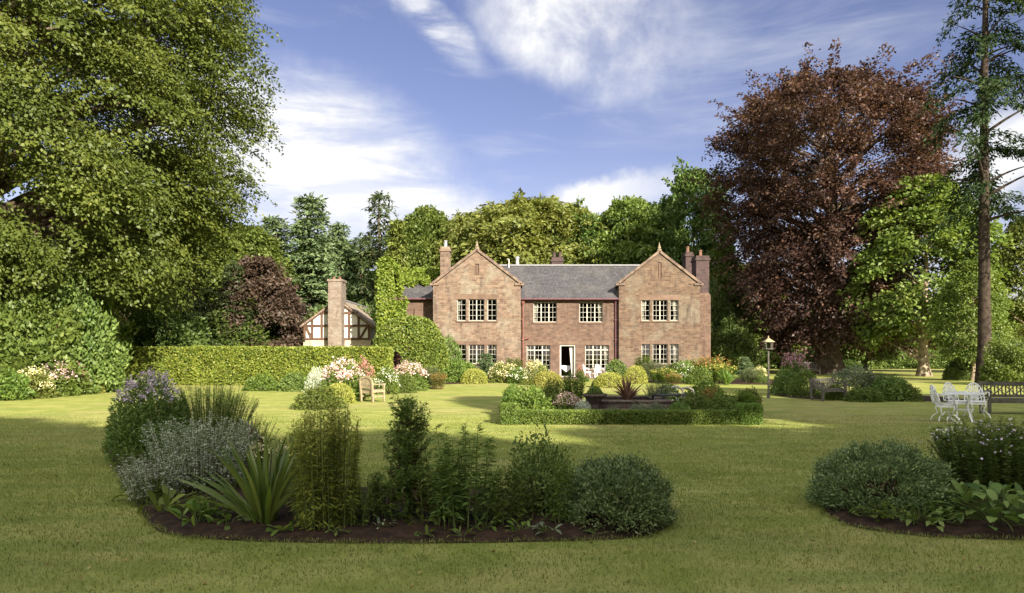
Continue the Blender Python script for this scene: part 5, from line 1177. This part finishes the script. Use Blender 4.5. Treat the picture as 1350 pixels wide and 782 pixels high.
for a in (('fresh', 697, 19.6, 66, 42, 'fresh green spirea in the sunny corner of the middle bed'), ('fresh', 676, 20.6, 34, 40, 'fresh green plant behind the sunny spirea'), ('pink', 748, 19.8, 40, 32, 'pale pink rose bush beside the sunny spirea'), ('silver', 768, 19.4, 26, 26, 'pale silvery plant next to the stone urn'), ('tallgreen', 755, 22.8, 36, 54, 'leafy stems behind the pale pink roses'),
          ('mid', 728, 21.5, 36, 42, 'green plant between spirea and pale pink roses'), ('grey', 842, 19.7, 34, 20, 'lavender cushion in front of the pond wall'), ('grey', 865, 19.5, 36, 22, 'grey lavender cushion near the pale curved seat end'), ('grey', 806, 19.6, 26, 16, 'small lavender cushion beside the stone urn'), ('feather', 868, 22.8, 44, 40, 'grey twiggy plant rising behind the lavender'),
          ('mid', 918, 20.2, 54, 32, 'green rose bush beside the pale curved seat end'), ('mid', 950, 19.8, 54, 32, 'dark green rose bush in the shaded half of the middle bed'), ('orange', 936, 21.5, 30, 38, 'orange flowers standing among the roses'), ('tallgreen', 978, 20.4, 42, 38, 'tall leafy rose bush behind the shaded box block'), ('mid', 990, 21.6, 30, 32, 'dark plant at the shaded back corner of the middle bed'), ('shade', 896, 19.2, 36, 24, 'low dark plant behind the shaded box edging'), ('fresh', 930, 23.8, 60, 32, 'green plant at the back of the middle bed behind the roses'), ('white', 880, 24.2, 40, 30, 'white flowered plant at the back of the middle bed')):
    bush(*a, kind='bed_plant', cat='plant', group='plants of the middle bed')
# ------------------------------------------------------------------ near bed
NB = 'plants of the near bed'
def near(kind, parts, px, Y, label, cat='plant', group=None, s=1.0, rz=0.0): return plant(kind, parts, px, Y, label, cat, group, s, rz, z=.03)
near('aster', dome(301, 1.32, 1.30, 13000, .075, .022, M['lf_shade'], lump=.2, ragged=.28, low=.5, stems=50, stem_mat=M['stemgreen'], flower=(1500, .03, .026, M['p_lilac'], lambda d: (d[:, 2] > .72) & (d[:, 0] < .55))), 200, 11.9, 'dark green clump topped with lilac daisies at the end of the near bed', 'flower', rz=.2)
near('feathery_shrub', perennial(302, 240, 1.26, .78, .5, 130, .07, .009, M['lf_shade'], M['stemgreen'], start=.1, lean=.25, upl=.8), 276, 12.6, 'dark feathery shrub beside the lilac daisies', 'shrub')
near('feathery_shrub', perennial(303, 60, .8, .5, .3, 70, .07, .012, M['lf_shade'], M['stemred'], start=.1, lean=.5, upl=.7), 322, 12.0, 'small reddish stemmed shrub at the foot of the dark feathery one', 'shrub')
near('artemisia', perennial(304, 170, .98, .74, .5, 62, .05, .02, M['lf_silver'], M['stemgreen'], start=.12, lean=.5, upl=.5, droop=.5), 262, 9.3, 'silvery white leaved shrub in front of the dark feathery shrub', 'shrub')
near('artemisia', perennial(305, 80, .62, .46, .3, 46, .05, .02, M['lf_silver'], M['stemgreen'], start=.1, lean=.5, upl=.4, droop=.5), 205, 8.7, 'low silvery clump at the outer edge of the near bed', 'shrub')
near('strap_clump', blades(306, 84, 1.12, .038, .9, M['lf_strap'], .2, base=.13, hv=.45, bias=(-.25, 0)), 347, 7.45, 'spiky fan of long sword shaped leaves', 'plant')
near('goldenrod', perennial(307, 110, 1.26, .34, .28, 84, .10, .013, M['lf_goldenrod'], M['stemgreen'], start=.03, lean=.15, upl=.45, droop=.7, flower=(16, .03, .014, M['lf_gold'], .8, .03)), 430, 7.4, 'tall bushy yellow green plant with narrow leaves and yellowing tips', 'plant')
near('goldenrod', perennial(308, 26, 1.0, .2, .16, 60, .10, .014, M['lf_goldenrod'], M['stemgreen'], start=.05, lean=.2, upl=.4, droop=.6), 396, 8.2, 'thinner yellow green stems between the sword leaves and the tall bushy plant', 'plant')
near('dwarf_conifer', conifer_proto(309, 1.14, .06, .2, 26, 6, M['lf_shade'], M['twig'], .11, 13, .045, .011, r0=.015, droop=.0, power=.75, up=.9), 540, 7.7, 'narrow upright dwarf conifer with a thin feathery tip', 'shrub')
near('leafy_stems', perennial(310, 30, 1.1, .36, .24, 64, .115, .026, M['lf_shade'], M['stemgreen'], start=.12, lean=.35, upl=.35, droop=.5, hv=.3, sr=.006), 612, 7.35, 'tall airy clump of leafy stems in the middle of the near bed', 'plant')
near('twiggy_shrub', dome(311, .8, .86, 4200, .045, .02, M['lf_shade'], lump=.34, ragged=.26, low=.25, stems=40), 712, 8.0, 'dense dark twiggy shrub next to the rounded hebe', 'shrub')
near('leafy_stems', perennial(312, 9, .78, .12, .06, 46, .075, .024, M['lf_fresh'], M['stemgreen'], start=.1, lean=.2, upl=.4, droop=.4), 741, 7.35, 'few slim leafy stems in front of the dense twiggy shrub', 'plant')
HEB = lambda seed, w, h, n, mat: dome(seed, w, h, n, .036, .015, mat, lump=.3, ragged=.07, tuft=.042, low=.35, square=2.4, stems=70, outl=1.6)
near('hebe', HEB(313, .92, .57, 24000, M['lf_hebe']), 814, 7.55, 'rounded dark green hebe at the tip of the near bed', 'shrub')
for k, (px, Y, kind, parts, lab) in enumerate((
    (494, 7.7, 'leafy_stems', perennial(320, 20, .5, .25, .2, 36, .08, .016, M['lf_shade'], M['stemgreen'], lean=.6), 'low dark leafy tangle left of the dwarf conifer'),
    (508, 7.3, 'small_plant', rosette(321, 16, .1, .07, .025, .1, M['lf_grey']), 'tiny grey leaved plant at the front edge of the near bed'),
    (575, 7.5, 'leafy_stems', perennial(322, 14, .6, .2, .14, 34, .09, .02, M['lf_mid'], M['stemgreen'], lean=.5), 'short leafy stems between the dwarf conifer and the tall airy clump'),
    (640, 7.2, 'small_plant', rosette(323, 16, .14, .1, .045, .16, M['lf_fresh']), 'pale leaved seedling in front of the tall airy clump'),
    (672, 7.6, 'leafy_stems', perennial(324, 16, .58, .22, .16, 34, .085, .022, M['lf_mid'], M['stemgreen'], lean=.6), 'short leafy stems left of the dense twiggy shrub'),
    (686, 7.15, 'small_plant', rosette(325, 14, .13, .1, .04, .08, M['lf_fresh']), 'flat light green rosette on the soil below the twiggy shrub'),
    (722, 7.1, 'small_plant', rosette(326, 14, .12, .1, .035, .1, M['lf_grey']), 'pale grey rosette on the soil near the slim leafy stems'),
    (376, 7.15, 'small_plant', rosette(327, 12, .12, .12, .05, .1, M['lf_fresh']), 'broad leaved seedling at the foot of the sword leaves'),
    (445, 7.1, 'small_plant', rosette(328, 14, .1, .09, .03, .09, M['lf_mid']), 'small tuft at the foot of the tall bushy yellow green plant'),
    (262, 7.5, 'broad_leaf_plant', rosette(329, 26, .24, .17, .07, .16, M['lf_fresh']), 'broad leaved plant below the silvery shrub'),
    (222, 8.0, 'broad_leaf_plant', rosette(330, 30, .26, .18, .07, .2, M['lf_mid']), 'broad leaved plant under the low silvery clump'),
    (300, 7.35, 'small_plant', rosette(331, 12, .16, .12, .05, .1, M['lf_shade']), 'dark rosette left of the sword leaves'),
    (192, 8.9, 'broad_leaf_plant', rosette(332, 26, .22, .16, .07, .22, M['lf_fresh']), 'light broad leaves spilling over the outer edge of the near bed'),
    (560, 7.05, 'small_plant', rosette(333, 10, .09, .08, .03, .06, M['lf_shade']), 'tiny dark seedling at the front edge below the dwarf conifer'),
    (610, 6.98, 'small_plant', rosette(334, 10, .1, .08, .03, .06, M['lf_mid']), 'tiny green seedling at the front edge below the tall airy clump'),
    (785, 7.05, 'small_plant', rosette(335, 8, .08, .07, .03, .05, M['lf_shade']), 'tiny seedling at the foot of the rounded hebe'),
    (345, 9.6, 'cream_flowers', perennial(336, 30, .62, .36, .22, 26, .07, .03, M['lf_mid'], M['stemred'], lean=.6, flower=(9, .03, .028, M['p_cream'], .8, .04)), 'thin stems with cream flower heads behind the sword leaves'),
    (385, 10.5, 'leafy_stems', perennial(337, 26, .6, .36, .2, 30, .08, .03, M['lf_fresh'], M['stemgreen'], lean=.5), 'pale leafy stems at the back of the near bed'))):
    near(kind, parts, px, Y, lab, 'plant', NB)
fill_spots = [(208, 8.5), (240, 8.0), (282, 7.6), (318, 7.9), (398, 7.4), (412, 7.7), (468, 7.3), (486, 7.9), (522, 7.55), (556, 7.45), (592, 7.7), (628, 7.8), (655, 7.35), (700, 7.5), (735, 7.9), (762, 7.5), (758, 7.9), (690, 8.2), (480, 8.5), (560, 8.3), (640, 8.4), (395, 9.4), (350, 8.4), (180, 9.6), (170, 10.6)]
for k, (px, Y) in enumerate(fill_spots):
    p = (perennial(400 + k, 12, .34 + .02 * (k % 7), .22, .12, 26, .075, .02, M[('lf_mid', 'lf_shade', 'lf_fresh')[k % 3]], M['stemgreen'], lean=.8, start=.08), rosette(400 + k, 22, .17, .1, .035, .12, M[('lf_shade', 'lf_mid')[k % 2]]))[k % 2]
    near('ground_plant', p, px, Y, ('short sprawling leafy stems filling a gap between the taller plants of the near bed', 'low rosette of plain green leaves between the taller plants of the near bed')[k % 2], 'plant', ('low leafy stems of the near bed', 'low green rosettes of the near bed')[k % 2], rz=k * 1.1)
# bed at the right edge
near('hebe', HEB(340, 1.28, .62, 26000, M['lf_hebe']), 1160, 8.35, 'wide grey green hebe with dark stems in the bed at the picture edge', 'shrub')
near('strap_clump', blades(341, 46, .5, .02, .4, M['lf_strap'], .4, base=.1), 1216, 8.2, 'small clump of arching strap leaves behind the wide hebe', 'plant')
near('aster', perennial(342, 240, .94, .74, .55, 120, .065, .022, M['lf_shade'], M['stemgreen'], start=.1, lean=.4, upl=.5, flower=(1, .03, .028, M['p_lilac'], .9, .05)), 1322, 8.9, 'tall bushy dark plant with a few small flowers at the picture edge', 'flower')
near('white_flowers', perennial(343, 12, .92, .16, .08, 40, .06, .02, M['lf_shade'], M['stemgreen'], start=.1, lean=.3, flower=(7, .034, .03, M['p_white'], .97, .03)), 1258, 9.3, 'slim stems carrying white flower heads beside the tall bushy dark plant', 'flower')
near('broad_leaf_plant', rosette(344, 170, .62, .15, .085, .34, M['lf_shade']), 1318, 7.5, 'mass of broad green leaves below the tall bushy dark plant', 'plant')
near('broad_leaf_plant', rosette(345, 90, .36, .1, .05, .2, M['lf_shade']), 1212, 7.55, 'low leafy cover at the foot of the wide hebe', 'plant')
near('broad_leaf_plant', rosette(346, 70, .32, .09, .045, .16, M['lf_mid']), 1165, 7.75, 'low leafy fringe in front of the wide hebe', 'plant')
near('broad_leaf_plant', rosette(347, 90, .45, .12, .06, .28, M['lf_shade']), 1262, 8.0, 'dark leafy plant between the strap leaves and the broad leaves', 'plant')
# ------------------------------------------------------------------ furniture
def curve_leg(m, bx, by, tx, ty, z, r=.014, s=1.0):
    m.tube([(bx, by, .01), (bx * .96, by * .96, .04), (bx * .72 + tx * .2, by * .72 + ty * .2, .12), (tx * .82, ty * .82, z * .5), (tx * 1.08, ty * 1.08, z * .8), (tx, ty, z)], [r * 1.3, r * .9, r, r * 1.15, r * 1.3, r], 8)
def iron_chair(name, loc, rz, label, group, protos={}):
    """white cast metal chair; it faces -Y before it is turned"""
    if not protos:
        m = MB(); m.lathe([(.2, .418), (.225, .42), (.23, .435), (.225, .448), (.2, .45)], 24); protos['seat'] = m.mesh('seat', M['metal_white'], True)
        m = MB(); m.lathe([(.205, .36), (.215, .36), (.215, .416), (.205, .416)], 24); protos['apron'] = m.mesh('apron', M['metal_white'])
        b = MB(); n = 15; yb = lambda z: .2 + (z - .45) * .26
        arc = lambda w, h, y=0: [(w * math.cos(math.pi * i / n), yb(.45 + h * math.sin(math.pi * i / n)), .45 + h * math.sin(math.pi * i / n)) for i in range(n + 1)]
        b.tube([(-.2, .14, .44)] + arc(-.235, .46) + [(.2, .14, .44)], .016, 6); b.tube(arc(-.165, .34), .012, 6); b.tube(arc(-.085, .19), .011, 6)
        for i in range(1, 12):
            a = math.pi * i / 12; p = [(k * math.cos(a), yb(.45 + h * math.sin(a)), .45 + h * math.sin(a)) for k, h in ((.03, .06), (.165, .34), (.235, .46))]
            b.tube(p, .011, 5)
        for i in range(2, 11, 2):
            a = math.pi * (i + .5) / 12; cx, cz = .2 * math.cos(a), .45 + .4 * math.sin(a); b.tube([(cx + .026 * math.cos(t * .785), yb(cz), cz + .026 * math.sin(t * .785)) for t in range(8)], .01, 5, closed=True)
        protos['backrest'] = b.mesh('backrest', M['metal_white'], True)
        for sx in (-1, 1):
            a = MB(); a.tube([(sx * .22, .24, .66), (sx * .26, .1, .68), (sx * .27, -.05, .67), (sx * .25, -.13, .6), (sx * .22, -.12, .5), (sx * .19, -.1, .44)], .014, 6); protos['arm%d' % sx] = a.mesh('arm', M['metal_white'], True)
            for sy in (-1, 1):
                l = MB(); curve_leg(l, sx * .25, sy * .25, sx * .15, sy * .15, .42); protos['leg%d%d' % (sx, sy)] = l.mesh('leg', M['metal_white'], True)
    o = empty(name, loc, rz); tag(o, label, 'chair', group)
    for k, me in protos.items(): link(k.rstrip('-1'), me, o)
    return o
CG = 'white cast metal chairs round the lawn table'
TY = 19.2
iron_chair('garden_chair', (wx(1246, 19.0), 19.0, 0), R(82), 'white cast metal chair seen side on, facing the round lawn table', CG)
iron_chair('garden_chair', (wx(1262, 20.2), 20.2, 0), R(14), 'white cast metal chair behind the round lawn table, its back nearest the copper beech', CG)
iron_chair('garden_chair', (wx(1288, 20.0), 20.0, 0), R(-16), 'white cast metal chair behind the round lawn table, its back nearest the grey bench', CG)
def iron_table(loc, r, h, label, mat_top):
    t = empty('garden_table', loc); tag(t, label, 'table')
    m = MB(); m.lathe([(r - .03, h - .035), (r, h - .03), (r, h - .005), (r - .02, h)], 28); m.build('tabletop', mat_top, t)
    for k in range(3):
        a = k * 2.094 + .5; l = MB(); curve_leg(l, math.cos(a) * r * .8, math.sin(a) * r * .8, math.cos(a) * r * .45, math.sin(a) * r * .45, h - .03, .018); l.build('leg', M['metal_white'], t, smooth=True)
    s = MB(); s.tube([(r * .42 * math.cos(i * .45), r * .42 * math.sin(i * .45), .3) for i in range(14)], .012, 6, closed=True); s.build('stretcher', M['metal_white'], t)
    return t
iron_table((wx(1277, 18.7), 18.9, 0), .46, .72, 'round white cast metal table on the shaded lawn', M['metal_white'])
# terrace set
TG = 'white chairs on the house terrace'
for px, Y, rz, lab in ((775, 51.0, 70, 'white terrace chair seen side on beside the open door'), (789, 51.9, 10, 'white terrace chair with its back to the window, behind the dark table'), (801, 51.5, -30, 'white terrace chair at the far end of the dark table'), (711, 52.4, 20, 'white chair alone in front of the window left of the door')): iron_chair('terrace_chair', (wx(px, Y), Y, .004), R(rz), lab, TG)
iron_table((wx(784, 51.0), 51.0, .004), .42, .7, 'small dark topped table on the terrace', M['metal_dark'])
dt = empty('dining_table', (wx(746.5, 55.0), 55.0, .02)); tag(dt, 'table standing just inside the open door', 'table')
m = MB(); m.box(-.45, .45, -.4, .4, .7, .74); m.build('tabletop', M['timber'], dt)
for sx in (-1, 1):
    for sy in (-1, 1): m = MB(); m.box(sx * .4 - .03, sx * .4 + .03, sy * .35 - .03, sy * .35 + .03, 0, .7); m.build('leg', M['timber'], dt)
tc = MB(); zt = .765
tc.poly([(-.5, -.45, zt), (.5, -.45, zt), (.5, .45, zt), (-.5, .45, zt)])
for (a, b) in (((-.5, -.45), (.5, -.45)), ((.5, -.45), (.5, .45)), ((.5, .45), (-.5, .45)), ((-.5, .45), (-.5, -.45))):
    n = 10
    for i in range(n):
        p = [tuple(a[k] + (b[k] - a[k]) * t for k in (0, 1)) for t in (i / n, (i + 1) / n)]
        dz = [.2 + .22 * abs(2 * (j / n) - 1) ** 1.5 * (-.5) + .25 * (1 - abs(2 * j / n - 1)) for j in (i, i + 1)]
        tc.poly([(p[0][0], p[0][1], zt), (p[0][0], p[0][1], zt - dz[0]), (p[1][0], p[1][1], zt - dz[1]), (p[1][0], p[1][1], zt)])
tco = tc.build('tablecloth', M['cloth']); tco.location = dt.location; tag(tco, 'white cloth hanging over the table inside the open door', 'tablecloth')
# sun bleached wooden armchair
def armchair(px, Y, rz, label):
    o = empty('wooden_armchair', (wx(px, Y), Y, 0), rz); tag(o, label, 'chair')
    w = .3
    for sx in (-1, 1):
        m = MB(); m.bar((sx * w, -.26, .01), (sx * w, -.26, .6), .06, .06); m.build('leg', M['teak'], o); m = MB(); m.bar((sx * w, .24, .01), (sx * w, .3, .78), .06, .06); m.build('leg', M['teak'], o)
        m = MB(); m.box(sx * w - .04, sx * w + .04, -.32, .26, .602, .635); m.build('armrest', M['teak'], o); m = MB(); m.bar((sx * w, -.23, .2), (sx * w, .23, .2), .03, .06); m.bar((sx * w, -.23, .37), (sx * w, .23, .37), .03, .07); m.build('side_rail', M['teak'], o)
    m = MB()
    for i in range(6): m.box(-.27, .27, -.28 + i * .088, -.2 + i * .088, .405, .43)
    m.box(-.27, .27, -.275, -.245, .3, .4); m.box(-.27, .27, .2, .23, .3, .4); m.build('seat', M['teak'], o)
    m = MB(); m.bar((-.27, .265, .5), (.27, .265, .5), .03, .06)
    for i in range(9):
        x = -.24 + i * .06; m.bar((x, .268, .52), (x, .3, .76 + .09 * math.cos(x * 5.2)), .036, .016)
    for i in range(8):
        a, b = -.3 + i * .075, -.3 + (i + 1) * .075; m.bar((a, .303, .78 + .1 * math.cos(a * 5.0)), (b, .303, .78 + .1 * math.cos(b * 5.0)), .04, .08)
    m.build('backrest', M['teak'], o)
armchair(491, 26.6, R(142), 'sun bleached wooden garden armchair on the lawn edge beside the phlox')
def bench(px, Y, rz, L_, label, lattice=True, back=.9):
    o = empty('park_bench', (wx(px, Y), Y, 0), rz); tag(o, label, 'bench'); w = L_ / 2
    for sx in (-1, 1):
        m = MB(); m.bar((sx * w, -.26, .01), (sx * w, -.26, .62), .07, .07); m.build('leg', M['oldwood'], o); m = MB(); m.bar((sx * w, .22, .01), (sx * w, .3, back), .07, .07); m.build('leg', M['oldwood'], o)
        m = MB(); m.box(sx * w - .045, sx * w + .045, -.32, .24, .622, .66); m.build('armrest', M['oldwood'], o)
    m = MB()
    for i in range(6): m.box(-w + .04, w - .04, -.28 + i * .085, -.21 + i * .085, .41, .44)
    m.box(-w + .04, w - .04, -.28, -.25, .32, .405); m.build('seat', M['oldwood'], o)
    m = MB(); m.bar((-w + .03, .25, .5), (w - .03, .25, .5), .04, .07); m.bar((-w + .03, .295, back - .05), (w - .03, .295, back - .05), .045, .09)
    n = int(L_ / .1)
    for i in range(n):
        x = -w + .08 + i * (L_ - .16) / max(1, n - 1); m.bar((x, .252, .53), (x, .29, back - .09), .05 if not lattice else .03, .02)
    if lattice:
        n2 = int(L_ / .3)
        for i in range(n2):
            a = -w + .06 + i * (L_ - .12) / n2; b = a + (L_ - .12) / n2; m.bar((a, .235, .54), (b, .27, back - .1), .03, .02); m.bar((b, .232, .54), (a, .267, back - .1), .03, .02)
    m.build('backrest', M['oldwood'], o)
bench(1352, 21.2, R(-8), 2.1, 'long grey weathered bench with a lattice back beside the white chairs')
bench(1092, 27.2, R(25), 1.1, 'dark low bench in front of the blue grey mound', False, .8)
bench(1062, 58, R(5), 2.0, 'distant brown bench on the far lawn behind the magenta phlox', False, 1.0)
# lamp post
lp = empty('lamp_post', (wx(1013, 28.7), 28.7, 0)); tag(lp, 'slim garden lamp post with a square glazed lantern and pitched cap', 'lamp')
m = MB(); m.lathe([(.07, 0), (.07, .05), (.045, .12), (.036, .3), (.034, 1.84)], 10); m.build('pole', M['oldwood'], lp)
ln = MB(); w = .13
ln.box(-.15, .15, -.15, .15, 1.845, 1.88)
for sx in (-1, 1):
    for sy in (-1, 1): ln.bar((sx * .11, sy * .11, 1.88), (sx * w, sy * w, 2.1), .022, .022)
for a, b in (((-1, -1), (1, -1)), ((1, -1), (1, 1)), ((1, 1), (-1, 1)), ((-1, 1), (-1, -1))): ln.bar((a[0] * w, a[1] * w, 2.105), (b[0] * w, b[1] * w, 2.105), .026, .026)
lt_ = ln.build('lantern', M['oldwood'], lp)
gp = MB()
for a, b in (((-1, -1), (1, -1)), ((1, -1), (1, 1)), ((1, 1), (-1, 1)), ((-1, 1), (-1, -1))): gp.poly([(a[0] * .105, a[1] * .105, 1.885), (b[0] * .105, b[1] * .105, 1.885), (b[0] * .125, b[1] * .125, 2.09), (a[0] * .125, a[1] * .125, 2.09)])
gp.build('glass', M['glass'], lt_)
rf = MB(); rf.lathe([(.27, 2.118), (.27, 2.13), (.05, 2.26), (.03, 2.27), (.035, 2.3), (.012, 2.36)], 4, rot=R(45)); rf.build('lantern_cap', M['teak'], lp)
